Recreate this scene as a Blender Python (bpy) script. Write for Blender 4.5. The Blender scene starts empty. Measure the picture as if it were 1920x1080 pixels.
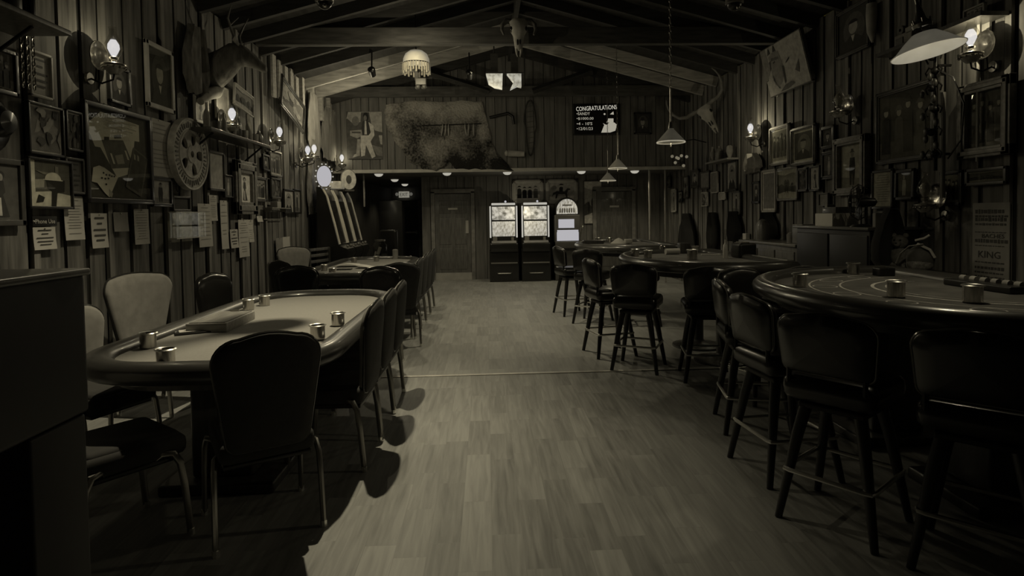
import bpy, bmesh, math, random
from mathutils import Vector, Matrix, Euler
random.seed(7)
PI = math.pi
C = bpy.context.scene.collection
SC = bpy.context.scene

# ------------------------------------------------------------------ camera
FPX, PPX, PPY, EYE = 1120.0, 960.0, 441.0, 1.5
_d = Vector(((912 - PPX) / FPX, (PPY - 405) / FPX, -1.0)).normalized()      # +Y seen by the camera
_u = Vector((1, .0155, 0)).cross(_d).normalized()
if _u.y < 0: _u = -_u
_x = _d.cross(_u)
CAMROT = Matrix((_x, _d, _u))
camd = bpy.data.cameras.new('camera'); cam = bpy.data.objects.new('camera', camd); C.objects.link(cam)
camd.sensor_width = 36; camd.lens = FPX / 1920 * 36
camd.shift_y = (PPY - 540) / 1920.0
camd.clip_start = .05
cam.matrix_world = Matrix.Translation((0, 0, EYE)) @ CAMROT.to_4x4()
SC.camera = cam

def ray(x, y): return CAMROT @ Vector(((x - PPX) / FPX, (PPY - y) / FPX, -1.0))
def hit(x, y, ax, v):
    r = ray(x, y); o = Vector((0, 0, EYE)); return o + r * ((v - o[ax]) / r[ax])

# ------------------------------------------------------------------ world, exposure, big lights
SC.view_settings.view_transform = 'Standard'
SC.view_settings.look = 'None'
SC.view_settings.exposure = 0.0
SC.view_settings.gamma = 1.0
SC.view_settings.use_curve_mapping = False
w = bpy.data.worlds.new('world'); SC.world = w; w.use_nodes = True
w.node_tree.nodes['Background'].inputs[0].default_value = (1, .8, .16, 1)
w.node_tree.nodes['Background'].inputs[1].default_value = .03

TINT = (1.0, .885, .61)
def lamp(name, kind, loc, power, size=.05, target=None, spot=120, blend=.3, tint=TINT):
    l = bpy.data.lights.new(name, kind); l.energy = power; l.color = tint
    if kind in ('POINT', 'SPOT'): l.shadow_soft_size = size
    if kind == 'SPOT': l.spot_size = math.radians(spot); l.spot_blend = blend
    if kind == 'AREA': l.size = size
    o = bpy.data.objects.new(name, l); C.objects.link(o); o.location = loc
    if target: o.rotation_euler = (Vector(target) - Vector(loc)).to_track_quat('-Z', 'Y').to_euler()
    return o
lamp('light_poker_pendant', 'SPOT', (-1.08, 4.75, 4.0), 405, .03, (-1.55, 3.75, 0), 88, 1.0)
lamp('light_second_table', 'SPOT', (-1.2, 9.0, 3.4), 62, .06, (-.8, 9.0, 0), 150, .4)  # spot above the second card table, no fixture built for it
lamp('light_fringed_shade', 'POINT', (-1.0, 8.1, 3.5), 18, .0)
lamp('light_aisle_ceiling', 'SPOT', (.1, 8.0, 3.9), 155, .08, (-.1, 8.3, 0), 92, .8)
lamp('light_right_table_pendant', 'SPOT', (2.66, 3.5, 2.4), 16, .05, (2.4, 3.3, 0), 160, .3)

# ------------------------------------------------------------------ materials
MATS = {}
def mat(name, v, rough=.7, metal=0.0, var=0.0, scale=8.0, spec=.5, emit=0.0, bump=0.0, coat=0.0, stretch=None, ior=None):
    if name in MATS: return MATS[name]
    m = bpy.data.materials.new(name); m.use_nodes = True; nt = m.node_tree; b = nt.nodes['Principled BSDF']
    c = v if isinstance(v, tuple) else ((v, v * .92, v * .7) if emit else (v, v * .97, v * .9))
    b.inputs['Base Color'].default_value = (*c, 1)
    b.inputs['Roughness'].default_value = rough; b.inputs['Metallic'].default_value = metal
    b.inputs['Specular IOR Level'].default_value = spec
    if ior: b.inputs['IOR'].default_value = ior
    if coat: b.inputs['Coat Weight'].default_value = coat; b.inputs['Coat Roughness'].default_value = .12
    if emit:
        b.inputs['Emission Color'].default_value = (*c, 1); b.inputs['Emission Strength'].default_value = emit
    tc = nt.nodes.new('ShaderNodeTexCoord'); mp = nt.nodes.new('ShaderNodeMapping')
    if stretch: mp.inputs['Scale'].default_value = stretch
    nt.links.new(tc.outputs['Object'], mp.inputs[0])
    nz = nt.nodes.new('ShaderNodeTexNoise'); nz.inputs['Scale'].default_value = scale; nz.inputs['Detail'].default_value = 6
    nt.links.new(mp.outputs[0], nz.inputs[0])
    if var == 0: var = .12
    rp = nt.nodes.new('ShaderNodeValToRGB'); cr = rp.color_ramp
    cr.elements[0].position = .3; cr.elements[1].position = .7
    cr.elements[0].color = (*[x * (1 - var) for x in c], 1); cr.elements[1].color = (*[min(1, x * (1 + var)) for x in c], 1)
    nt.links.new(nz.outputs[0], rp.inputs[0]); nt.links.new(rp.outputs[0], b.inputs['Base Color'])
    if emit: nt.links.new(rp.outputs[0], b.inputs['Emission Color'])
    if bump:
        bp = nt.nodes.new('ShaderNodeBump'); bp.inputs['Strength'].default_value = bump; bp.inputs['Distance'].default_value = .01
        nt.links.new(nz.outputs[0], bp.inputs['Height']); nt.links.new(bp.outputs[0], b.inputs['Normal'])
    MATS[name] = m; return m

def glow(name, col, s):
    if name in MATS: return MATS[name]
    m = bpy.data.materials.new(name); m.use_nodes = True; nt = m.node_tree; nt.nodes.clear()
    o = nt.nodes.new('ShaderNodeOutputMaterial'); e = nt.nodes.new('ShaderNodeEmission')
    e.inputs[0].default_value = (*col, 1); e.inputs[1].default_value = s; nt.links.new(e.outputs[0], o.inputs[0])
    MATS[name] = m; return m

def thin_glass(name, tint=.85, rough=.05, ior=1.5):
    m = bpy.data.materials.new(name); m.use_nodes = True; nt = m.node_tree; nt.nodes.clear()
    o = nt.nodes.new('ShaderNodeOutputMaterial'); t = nt.nodes.new('ShaderNodeBsdfTransparent'); g = nt.nodes.new('ShaderNodeBsdfGlossy')
    mx = nt.nodes.new('ShaderNodeMixShader'); lw = nt.nodes.new('ShaderNodeLayerWeight'); lw.inputs[0].default_value = .5
    f0 = ((ior - 1) / (ior + 1)) ** 2; pw = nt.nodes.new('ShaderNodeMath'); pw.operation = 'POWER'; pw.inputs[1].default_value = 5; nt.links.new(lw.outputs['Facing'], pw.inputs[0])
    fr = nt.nodes.new('ShaderNodeMath'); fr.operation = 'MULTIPLY_ADD'; nt.links.new(pw.outputs[0], fr.inputs[0]); fr.inputs[1].default_value = 1 - f0; fr.inputs[2].default_value = f0
    t.inputs[0].default_value = (tint, tint, tint * .97, 1); g.inputs['Roughness'].default_value = rough
    nt.links.new(fr.outputs[0], mx.inputs[0]); nt.links.new(t.outputs[0], mx.inputs[1]); nt.links.new(g.outputs[0], mx.inputs[2])
    nt.links.new(mx.outputs[0], o.inputs[0]); MATS[name] = m; return m

def wood_floor(name, lo, hi, rough):
    m = bpy.data.materials.new(name); m.use_nodes = True; nt = m.node_tree; b = nt.nodes['Principled BSDF']; L = nt.links
    tc = nt.nodes.new('ShaderNodeTexCoord'); mp = nt.nodes.new('ShaderNodeMapping'); mp.inputs['Rotation'].default_value = (0, 0, PI / 2)
    L.new(tc.outputs['Object'], mp.inputs[0])
    br = nt.nodes.new('ShaderNodeTexBrick'); br.inputs['Scale'].default_value = 1.0
    br.inputs['Brick Width'].default_value = .62; br.inputs['Row Height'].default_value = .145; br.inputs['Mortar Size'].default_value = .0012
    br.inputs['Mortar Smooth'].default_value = .3; br.offset = .37; br.offset_frequency = 2; br.squash = .7; br.squash_frequency = 3
    br.inputs['Color1'].default_value = (0, 0, 0, 1); br.inputs['Color2'].default_value = (1, 1, 1, 1); br.inputs['Mortar'].default_value = (.12, .12, .12, 1)
    L.new(mp.outputs[0], br.inputs[0])
    mp2 = nt.nodes.new('ShaderNodeMapping'); mp2.inputs['Scale'].default_value = (22, 1.6, 1); L.new(tc.outputs['Object'], mp2.inputs[0])
    off = nt.nodes.new('ShaderNodeVectorMath'); off.operation = 'MULTIPLY_ADD'
    L.new(br.outputs[0], off.inputs[0]); off.inputs[1].default_value = (9, 9, 9); L.new(mp2.outputs[0], off.inputs[2])
    nz = nt.nodes.new('ShaderNodeTexNoise'); nz.inputs['Scale'].default_value = 1.5; nz.inputs['Detail'].default_value = 8; nz.inputs['Distortion'].default_value = .6
    L.new(off.outputs[0], nz.inputs[0])
    n2 = nt.nodes.new('ShaderNodeTexNoise'); n2.inputs['Scale'].default_value = .9; n2.inputs['Detail'].default_value = 3; L.new(tc.outputs['Object'], n2.inputs[0])
    a = nt.nodes.new('ShaderNodeMath'); a.operation = 'MULTIPLY_ADD'; L.new(nz.outputs[0], a.inputs[0]); a.inputs[1].default_value = .95
    m1 = nt.nodes.new('ShaderNodeMath'); m1.operation = 'MULTIPLY'; L.new(br.outputs[0], m1.inputs[0]); m1.inputs[1].default_value = .32
    L.new(m1.outputs[0], a.inputs[2])
    a2 = nt.nodes.new('ShaderNodeMath'); a2.operation = 'MULTIPLY_ADD'; L.new(n2.outputs[0], a2.inputs[0]); a2.inputs[1].default_value = .22; L.new(a.outputs[0], a2.inputs[2])
    rp = nt.nodes.new('ShaderNodeValToRGB'); rp.color_ramp.elements[0].position = .35; rp.color_ramp.elements[1].position = 1.0
    rp.color_ramp.elements[0].color = (lo, lo, lo * .95, 1); rp.color_ramp.elements[1].color = (hi, hi, hi * .95, 1)
    L.new(a2.outputs[0], rp.inputs[0]); L.new(rp.outputs[0], b.inputs['Base Color'])
    mr = nt.nodes.new('ShaderNodeMath'); mr.operation = 'MULTIPLY_ADD'; L.new(nz.outputs[0], mr.inputs[0]); mr.inputs[1].default_value = .22; mr.inputs[2].default_value = rough
    L.new(mr.outputs[0], b.inputs['Roughness'])
    bp = nt.nodes.new('ShaderNodeBump'); bp.inputs['Strength'].default_value = .15; bp.inputs['Distance'].default_value = .004
    L.new(br.outputs['Fac'], bp.inputs['Height']); bp.invert = True; L.new(bp.outputs[0], b.inputs['Normal'])
    MATS[name] = m; return m

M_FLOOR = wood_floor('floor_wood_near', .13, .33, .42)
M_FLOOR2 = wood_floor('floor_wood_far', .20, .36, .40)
M_WALL = mat('barn_board', .13, .8, var=.55, scale=2.2, bump=.4, stretch=(9, 9, .8))
M_WALLD = mat('barn_board_gap', .022, .9)
M_BACKW = mat('back_panelling', .15, .7, var=.35, scale=2, bump=.2, stretch=(7, 7, .7))
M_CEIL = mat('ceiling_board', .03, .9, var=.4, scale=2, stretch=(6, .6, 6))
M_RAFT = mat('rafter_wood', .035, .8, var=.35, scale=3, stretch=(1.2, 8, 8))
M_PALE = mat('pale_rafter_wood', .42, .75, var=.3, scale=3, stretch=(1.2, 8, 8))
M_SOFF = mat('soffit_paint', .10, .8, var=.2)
M_TRIM = mat('trim_pale', .42, .6)
M_DWOOD = mat('dark_varnished_wood', .045, .35, var=.4, scale=4, stretch=(8, 8, 1), coat=.3)
M_MWOOD = mat('mid_varnished_wood', .11, .4, var=.35, scale=4, stretch=(8, 8, 1), coat=.2)
M_LWOOD = mat('light_wood', .30, .5, var=.25, scale=5, stretch=(1, 8, 8))
M_FELT = mat('pale_felt', .26, .95, var=.06, scale=60)
M_FELTD = mat('dark_green_felt', .105, .95, var=.3, scale=5)
M_RAIL = mat('padded_vinyl_rail', .035, .34, var=.12, coat=.25)
M_RAILD = mat('dark_vinyl_rail', .05, .3, var=.12, coat=.3)
M_VINYL = mat('black_vinyl', .009, .3, coat=.2)
M_FABD = mat('dark_chair_back_fabric', .03, .75, var=.15, scale=30)
M_FABL = mat('pale_chair_fabric', .2, .9, var=.14, scale=14)
M_PIPE = mat('chair_trim_vinyl', .02, .25, coat=.3)
M_BRZ = mat('bronze_metal', .32, .32, 1.0)
M_CHROME = mat('polished_chrome', .95, .3, 1.0)
M_STEEL = mat('brushed_steel', .55, .24, 1.0, var=.25, scale=12, stretch=(12, 12, .5))
M_BRASS = mat('aged_brass', .35, .3, 1.0, var=.2)
M_IRON = mat('black_iron', .02, .45, .6)
M_BLACK = mat('black_plastic', .012, .35)
M_LEGD = mat('black_stool_leg', .012, .4, coat=.2)
M_BONE = mat('weathered_bone', .42, .8, var=.25, scale=9, bump=.3)
M_HORN = mat('dark_horn', .11, .5, var=.3)
M_PAPER = mat('cream_paper', .48, .85, var=.06, scale=5)
M_PAPERD = mat('aged_paper', .22, .85, var=.18, scale=5)
M_INK = mat('printed_ink', .05, .8)
M_INKM = mat('faded_ink', .3, .8)
M_GLASS = thin_glass('chimney_glass', .86, .07, 1.9)
M_PANE = thin_glass('picture_glass', 1.0, .02, 1.45)
def lit_glass(name, col, s):
    m = bpy.data.materials.new(name); m.use_nodes = True; nt = m.node_tree; nt.nodes.clear()
    o = nt.nodes.new('ShaderNodeOutputMaterial'); e = nt.nodes.new('ShaderNodeEmission'); t = nt.nodes.new('ShaderNodeBsdfTransparent'); a = nt.nodes.new('ShaderNodeAddShader')
    e.inputs[0].default_value = (*col, 1); e.inputs[1].default_value = s; t.inputs[0].default_value = (.9, .9, .9, 1)
    nt.links.new(e.outputs[0], a.inputs[0]); nt.links.new(t.outputs[0], a.inputs[1]); nt.links.new(a.outputs[0], o.inputs[0]); MATS[name] = m; return m
M_BULB = lit_glass('lit_bulb', (.98, .96, 1.0), .40)
M_DIM = glow('dim_lit_glass', (1, .93, .74), .2)
M_OPAL = mat('opal_glass_shade', .35, .35, emit=.2, coat=.4)
M_OPALB = mat('opal_glass_shade_bright', .8, .35, emit=.33)
M_GREENG = mat('cone_shade_glass', .33, .3, emit=.10)
TON = [mat('print_tone_%d' % i, v, .75, var=.22, scale=16) for i, v in enumerate((.012, .04, .09, .19, .36, .6))]
FR = [mat('frame_black', .018, .35, coat=.3), mat('frame_brown', .07, .4, coat=.2, var=.3), mat('frame_gilt', .2, .45, .3, var=.3, scale=20), mat('frame_pale', .42, .6)]

# ------------------------------------------------------------------ mesh builder
class MB:
    def __init__(s): s.bm = bmesh.new(); s.T = Matrix.Identity(4)
    def _add(s, vs, fs, mi=0, smooth=False):
        bv = [s.bm.verts.new(s.T @ Vector(v)) for v in vs]
        for f in fs:
            try: q = s.bm.faces.new([bv[i] for i in f])
            except ValueError: continue
            q.material_index = mi; q.smooth = smooth
        return s
    def box(s, c, d, rz=0, mi=0, rot=None, bev=0, taper=1.0):
        R = rot if rot is not None else Matrix.Rotation(rz, 3, 'Z')
        h = [x / 2 for x in d]; c = Vector(c)
        if bev <= 0:
            vs = []
            for z in (-1, 1):
                k = taper if z < 0 else 1
                for x, y in ((-1, -1), (1, -1), (1, 1), (-1, 1)): vs.append(c + R @ Vector((x * h[0] * k, y * h[1] * k, z * h[2])))
            return s._add(vs, [(3, 2, 1, 0), (4, 5, 6, 7), (0, 1, 5, 4), (1, 2, 6, 5), (2, 3, 7, 6), (3, 0, 4, 7)], mi)
        t = bmesh.new(); bmesh.ops.create_cube(t, size=1)
        for v in t.verts: v.co = Vector((v.co.x * d[0] * (taper if v.co.z < 0 else 1), v.co.y * d[1] * (taper if v.co.z < 0 else 1), v.co.z * d[2]))
        bmesh.ops.bevel(t, geom=t.edges[:], offset=min(bev, min(d) * .49), segments=3, profile=.6, affect='EDGES')
        return s.merge(t, Matrix.Translation(c) @ R.to_4x4(), mi, True)
    def merge(s, t, M, mi=0, smooth=False):
        t.verts.index_update()
        vs = [M @ v.co for v in t.verts]; fs = [[v.index for v in f.verts] for f in t.faces]; t.free()
        return s._add(vs, fs, mi, smooth)
    def cyl(s, p0, p1, r0, r1=None, n=16, mi=0, smooth=True, cap=True):
        r1 = r0 if r1 is None else r1
        return s.tube([p0, p1], [r0, r1], n, mi, cap, smooth)
    def tube(s, pts, r, n=10, mi=0, cap=True, smooth=True, flat=None, closed=False):
        pts = [Vector(p) for p in pts]; N = len(pts)
        rs = r if isinstance(r, (list, tuple)) else [r] * N
        rings = []; up = None; vs = []
        for i, p in enumerate(pts):
            a = pts[i - 1] if (i or closed) else p; b = pts[(i + 1) % N] if (i < N - 1 or closed) else p
            t = (b - a).normalized() if (b - a).length > 1e-9 else Vector((0, 0, 1))
            if up is None:
                up = Vector((0, 0, 1)) if abs(t.z) < .9 else Vector((0, 1, 0))
            u = (up - t * up.dot(t)).normalized(); v = t.cross(u); up = u
            for k in range(n):
                an = 2 * PI * k / n; x = math.cos(an) * rs[i]; y = math.sin(an) * rs[i] * (flat or 1)
                vs.append(p + u * x + v * y)
        fs = []
        for i in range(N if closed else N - 1):
            j = (i + 1) % N
            for k in range(n): fs.append((i * n + k, i * n + (k + 1) % n, j * n + (k + 1) % n, j * n + k))
        if cap and not closed: fs += [tuple(range(n - 1, -1, -1)), tuple(range((N - 1) * n, N * n))]
        return s._add(vs, fs, mi, smooth)
    def lathe(s, prof, c=(0, 0, 0), n=24, mi=0, smooth=True, M=None, ang=2 * PI):
        vs = []; c = Vector(c); full = ang > 6.28
        nn = n if full else n + 1
        for r, z in prof:
            for k in range(nn):
                a = ang * k / n; v = Vector((r * math.cos(a), r * math.sin(a), z)); v = (M @ v) if M else v
                vs.append(c + v)
        fs = []
        for i in range(len(prof) - 1):
            for k in range(n): fs.append((i * nn + k, i * nn + (k + 1) % nn, (i + 1) * nn + (k + 1) % nn, (i + 1) * nn + k))
        return s._add(vs, fs, mi, smooth)
    def prism(s, poly, a, b, plane='xy', mi=0, smooth=False):
        def P(u, v, w_):
            return {'xy': (u, v, w_), 'xz': (u, w_, v), 'yz': (w_, u, v)}[plane]
        n = len(poly); vs = [P(u, v, a) for u, v in poly] + [P(u, v, b) for u, v in poly]
        fs = [tuple(range(n - 1, -1, -1)), tuple(range(n, 2 * n))] + [(i, (i + 1) % n, n + (i + 1) % n, n + i) for i in range(n)]
        return s._add(vs, fs, mi, smooth)
    def face(s, pts, mi=0): return s._add(pts, [tuple(range(len(pts)))], mi)
    def loft(s, rings, mi=0, caps=True, closed=False, smooth=True):
        n = len(rings[0]); vs = [p for r in rings for p in r]; fs = []; N = len(rings)
        for i in range(N if closed else N - 1):
            j = (i + 1) % N
            for k in range(n): fs.append((i * n + k, i * n + (k + 1) % n, j * n + (k + 1) % n, j * n + k))
        if caps and not closed: fs += [tuple(range(n - 1, -1, -1)), tuple(range((N - 1) * n, N * n))]
        return s._add(vs, fs, mi, smooth)
    def sph(s, c, r, mi=0, sc=(1, 1, 1), n=12):
        prof = [(max(1e-4, math.sin(PI * i / n)) * r, -math.cos(PI * i / n) * r) for i in range(n + 1)]
        return s.lathe([(a, z) for a, z in prof], c, n * 2 if n < 10 else 16, mi, True, Matrix.Diagonal(sc).to_3x3() if not isinstance(sc, Matrix) else sc)
    def text(s, body, c, h, w=None, depth=.001, mi=0, plane='xz', mirror=False, rot=0, align='CENTER'):
        cu = bpy.data.curves.new('t', 'FONT'); cu.body = body; cu.size = 1; cu.extrude = .5; cu.align_x = align; cu.resolution_u = 2
        o = bpy.data.objects.new('t', cu); C.objects.link(o); bpy.context.view_layer.update()
        me = o.to_mesh(); t = bmesh.new(); t.from_mesh(me); o.to_mesh_clear()
        bpy.data.objects.remove(o); bpy.data.curves.remove(cu)
        xs = [v.co.x for v in t.verts]; ys = [v.co.y for v in t.verts]
        if not xs: t.free(); return s
        x0, x1, y0, y1 = min(xs), max(xs), min(ys), max(ys)
        sy = h / max(.001, y1 - y0); sx = (w / max(.001, x1 - x0)) if w else sy
        xm = (x0 + x1) / 2 if align == 'CENTER' else x0
        cr, sr = math.cos(rot), math.sin(rot); c = Vector(c)
        for v in t.verts:
            u = (v.co.x - xm) * sx; q = (v.co.y - (y0 + y1) / 2) * sy; d = v.co.z * depth
            u, q = u * cr - q * sr, u * sr + q * cr
            v.co = c + (Vector((u, -d, q)) if plane == 'xz' else Vector((u, q, d)))
        return s.merge(t, Matrix.Identity(4), mi)
    def build(s, name, mats, parent=None, sharp=40, label=None):
        me = bpy.data.meshes.new(name)
        bmesh.ops.recalc_face_normals(s.bm, faces=s.bm.faces[:])
        s.bm.to_mesh(me); s.bm.free()
        for m in (mats if isinstance(mats, (list, tuple)) else [mats]): me.materials.append(m)
        me.set_sharp_from_angle(angle=math.radians(sharp))
        o = bpy.data.objects.new(name, me); C.objects.link(o)
        if parent: o.parent = parent
        if label: o['label'] = label
        return o

def tag(o, label, cat, group=None, kind=None):
    if kind: o['kind'] = kind
    if label: o['label'] = label
    if cat: o['category'] = cat
    if group: o['group'] = group
    return o
def thing(name, loc, rz, label, cat, group=None):
    o = bpy.data.objects.new(name, None); C.objects.link(o); o.location = loc; o.rotation_euler = (0, 0, rz)
    o.empty_display_size = .1
    return tag(o, label, cat, group)
def struct(o): o['kind'] = 'structure'; return o
def dup(root, loc, rz=0, label=None, group=None, scale=None):
    def cp(o, par):
        c = o.copy(); C.objects.link(c); c.parent = par
        for ch in [k for k in bpy.data.objects if k.parent == o]: cp(ch, c)
        return c
    kids = list(root.children)
    r = root.copy(); C.objects.link(r); r.location = loc; r.rotation_euler = (0, 0, rz)
    if scale: r.scale = scale
    for k in kids: cp(k, r)
    if label: r['label'] = label
    if group: r['group'] = group
    return r
# ------------------------------------------------------------------ the room shell
XL, XR, YF, YB, ZS, ZE = -3.2, 4.28, 12.7, 14.2, 2.44, 3.95      # side walls, header front, back wall, soffit, eaves
XRIDGE, ZRIDGE = .54, 4.97
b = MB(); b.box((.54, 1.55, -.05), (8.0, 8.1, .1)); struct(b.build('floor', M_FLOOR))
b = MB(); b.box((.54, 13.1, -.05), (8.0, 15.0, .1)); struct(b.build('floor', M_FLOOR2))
b = MB(); b.box((.54, 5.61, .004), (7.44, .045, .008), bev=.003); struct(b.build('trim_1', mat('threshold_strip', .62, .4, .6)))

def board_wall(name, x, sgn, y0, y1, z1, pitch):
    b = MB(); b.box((x - sgn * .06, (y0 + y1) / 2, z1 / 2), (.08, y1 - y0, z1), mi=1)
    y = y0; i = 0; rnd = random.Random(3 if sgn > 0 else 5)
    while y < y1 - .02:
        w_ = pitch * rnd.uniform(.62, .84); w_ = min(w_, y1 - y)
        b.box((x - sgn * .012 + sgn * rnd.uniform(-.004, .004), y + w_ / 2, z1 / 2), (.02, w_, z1))
        y += w_ + rnd.uniform(.03, .055)
        if i % 3 == 1 and y < y1 - .1:                       # batten
            b.box((x + sgn * .006, y + .03, z1 / 2), (.03, .06, z1), mi=2); y += .06 + .03
        i += 1
    return struct(b.build(name, [M_WALL, M_WALLD, mat('pale_batten', .2, .8, var=.45, scale=2, bump=.3, stretch=(9, 9, .8))]))
board_wall('wall_left', XL, 1, -2.4, YF + 1.5, ZE, .3)
board_wall('wall_right', XR, -1, -2.4, YB, ZE, .24)
b = MB(); b.box((.54, -2.45, 2.4), (7.6, .1, 5.4)); struct(b.build('wall_behind', M_WALL))

# header wall above the soffit, hung with trophies
b = MB()
x = XL; rnd = random.Random(11)
b.prism([(XL, ZS), (XR, ZS), (XR, ZE), (XRIDGE, ZRIDGE), (XL, ZE)], YF + .03, YF + .08, 'xz', 1)
while x < XR:
    w_ = rnd.uniform(.15, .24); x1 = min(XR, x + w_)
    zt = lambda X: ZE + (ZRIDGE - ZE) * (1 - abs(X - XRIDGE) / (XR - XRIDGE)) - .01
    b.prism([(x, ZS), (x1 - .012, ZS), (x1 - .012, zt(x1)), (x, zt(x))], YF + rnd.uniform(0, .006), YF + .035, 'xz', 0); x = x1
struct(b.build('wall_header', [M_BACKW, M_WALLD]))
b = MB(); b.box(((XL + XR) / 2, YF - .012, ZS + .03), (XR - XL, .03, .07), bev=.006); struct(b.build('trim_2', mat('header_trim', .55, .55)))
# back wall (right of the corridor), with corridor walls running deeper on the left
XC0, XC1, YC = -3.15, -1.52, 20.0
b = MB(); rnd = random.Random(4); x = XC1
b.box(((XC1 + XR) / 2, YB + .06, ZS / 2), (XR - XC1, .08, ZS), mi=1)
while x < XR:
    w_ = rnd.uniform(.18, .3); x1 = min(XR, x + w_); b.box(((x + x1) / 2 - .006, YB + .01, ZS / 2), (x1 - x - .012, .02, ZS)); x = x1
struct(b.build('wall_back', [M_BACKW, M_WALLD]))
b = MB(); b.box((XC1 + .03, (YB + YC) / 2, ZS / 2), (.06, YC - YB, ZS)); struct(b.build('wall_corridor_right', M_BACKW))
b = MB(); b.box((XC0 - .03, (YB + YC) / 2, ZS / 2), (.06, YC - YB, ZS)); b.box(((XL + XC0) / 2, YB, ZS / 2), (XC0 - XL, .06, ZS)); struct(b.build('wall_corridor_left', M_BACKW))
b = MB(); b.box(((XC0 + XC1) / 2, YC + .04, ZS / 2), (XC1 - XC0 + .1, .08, ZS)); struct(b.build('wall_corridor_end', M_BACKW))
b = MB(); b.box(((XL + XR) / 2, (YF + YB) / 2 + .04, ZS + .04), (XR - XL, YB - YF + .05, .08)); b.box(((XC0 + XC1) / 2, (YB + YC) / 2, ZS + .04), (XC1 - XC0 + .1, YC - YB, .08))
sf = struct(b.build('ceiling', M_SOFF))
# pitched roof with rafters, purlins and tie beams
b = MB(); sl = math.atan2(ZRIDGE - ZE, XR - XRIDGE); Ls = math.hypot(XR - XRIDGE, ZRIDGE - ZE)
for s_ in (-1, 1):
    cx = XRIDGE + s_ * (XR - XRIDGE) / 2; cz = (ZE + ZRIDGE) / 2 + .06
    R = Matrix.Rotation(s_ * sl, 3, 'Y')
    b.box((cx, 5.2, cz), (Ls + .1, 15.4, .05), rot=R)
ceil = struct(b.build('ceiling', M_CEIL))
def rafter(y, m, w_=.07, d_=.16, drop=.04):
    for s_ in (-1, 1):
        b = MB(); cx = XRIDGE + s_ * (XR - XRIDGE) / 2
        b.box((cx, y, (ZE + ZRIDGE) / 2 - drop), (Ls, w_, d_), rot=Matrix.Rotation(s_ * sl, 3, 'Y')); b.build('rafter', m, ceil)
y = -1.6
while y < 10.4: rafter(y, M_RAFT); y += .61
rafter(10.9, M_PALE, .07, .2); rafter(11.6, M_PALE, .07, .2, .06); rafter(12.35, M_RAFT, .1, .2, .05)
def tie(y, z, h, m, w_=.12):
    b = MB(); b.box(((XL + XR) / 2, y, z + h / 2), (XR - XL, w_, h), bev=.01); b.build('tie_beam', m, ceil)
tie(8.66, 3.95, .24, mat('tie_beam_wood', .075, .8, var=.4, scale=3, stretch=(1, 8, 8))); tie(12.25, 3.93, .2, mat('tie_beam_wood', .1)); tie(3.2, 4.0, .24, M_RAFT); tie(-.5, 4.0, .24, M_RAFT)
b = MB(); b.box((XRIDGE, 5.2, ZRIDGE - .1), (.07, 15, .24)); b.build('ridge_beam', M_RAFT, ceil)
for (xa, za, xb, zb, yy) in ((-1.15, 4.42, .1, 4.02, 12.2), (2.2, 4.42, .98, 4.02, 12.2)):
    b = MB(); b.tube([(xa, yy, za), (xb, yy, zb)], .07, 4, smooth=False); b.build('brace', M_RAFT, ceil)
for k in range(5):
    b = MB(); b.box((XL + .09, 9.05 + k * .27, 3.62), (.03, .15, .62 - .04 * k)); b.build('eave_slat', M_PALE, ceil)
# eave blocking seen at the far left
for y in (9.9, 10.5, 11.1, 11.7, 12.3):
    b = MB(); b.box((XL + .05, y, ZE - .3), (.09, .12, .55)); b.build('eave_post', M_PALE, ceil)

# doors
def door(n, x, wd, y, kick, sign, dark=False, parts=True):
    m = M_MWOOD if not dark else mat('dark_metal_door', .045, .5)
    t = bpy.data.objects.new('door_%d' % n, None); C.objects.link(t); t.location = (x, y, 0); t['kind'] = 'structure'
    b = MB(); b.box((0, .0, 1.015), (wd, .04, 2.03), bev=.004)
    if parts:
        for (px, pz, pw, ph) in ((-wd * .22, 1.72, wd * .33, .3), (wd * .22, 1.72, wd * .33, .3), (-wd * .22, 1.15, wd * .33, .62), (wd * .22, 1.15, wd * .33, .62), (-wd * .22, .5, wd * .33, .5), (wd * .22, .5, wd * .33, .5)):
            b.box((px, -.022, pz), (pw, .014, ph), bev=.006)
    b.build('leaf', m, t)
    b = MB()
    for s_ in (-1, 1): b.box((s_ * (wd / 2 + .05), -.01, 1.04), (.09, .06, 2.1), bev=.006)
    b.box((0, -.01, 2.1), (wd + .19, .06, .1), bev=.006); b.build('door_frame', mat('door_casing', .19, .6, var=.3), t)
    if kick: b = MB(); b.box((0, -.028, .085), (wd + .05, .012, .17)); b.build('kick_plate', mat('kick_plate_metal', .42, .5, .3), t)
    if sign: b = MB(); b.box((0, -.045, 1.68), (.22, .01, .045)); b.build('door_plate', mat('door_plate_metal', .5, .4, .3), t)
    return t
d1 = door(1, -.79, .84, YB - .02, True, True)
b = MB(); b.box((.33, -.03, 1.25), (.07, .012, .3)); b.build('push_plate', mat('push_plate_metal', .35, .5, .3), d1)
d2 = door(2, 3.05, .84, YB - .02, False, True)
d3 = door(3, -2.7, .86, YC - .03, False, False, True, False)
b = MB(); b.box((0, -.08, 1.0), (.8, .05, .06), bev=.015); b.box((-.38, -.04, 1.0), (.06, .06, .1)); b.box((.38, -.04, 1.0), (.06, .06, .1)); b.build('crash_bar', mat('crash_bar_metal', .5, .4, .3), d3)
b = MB(); b.box((-.2, -.04, 1.94), (.36, .05, .07)); b.build('door_closer', mat('crash_bar_metal', .5), d3)
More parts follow.
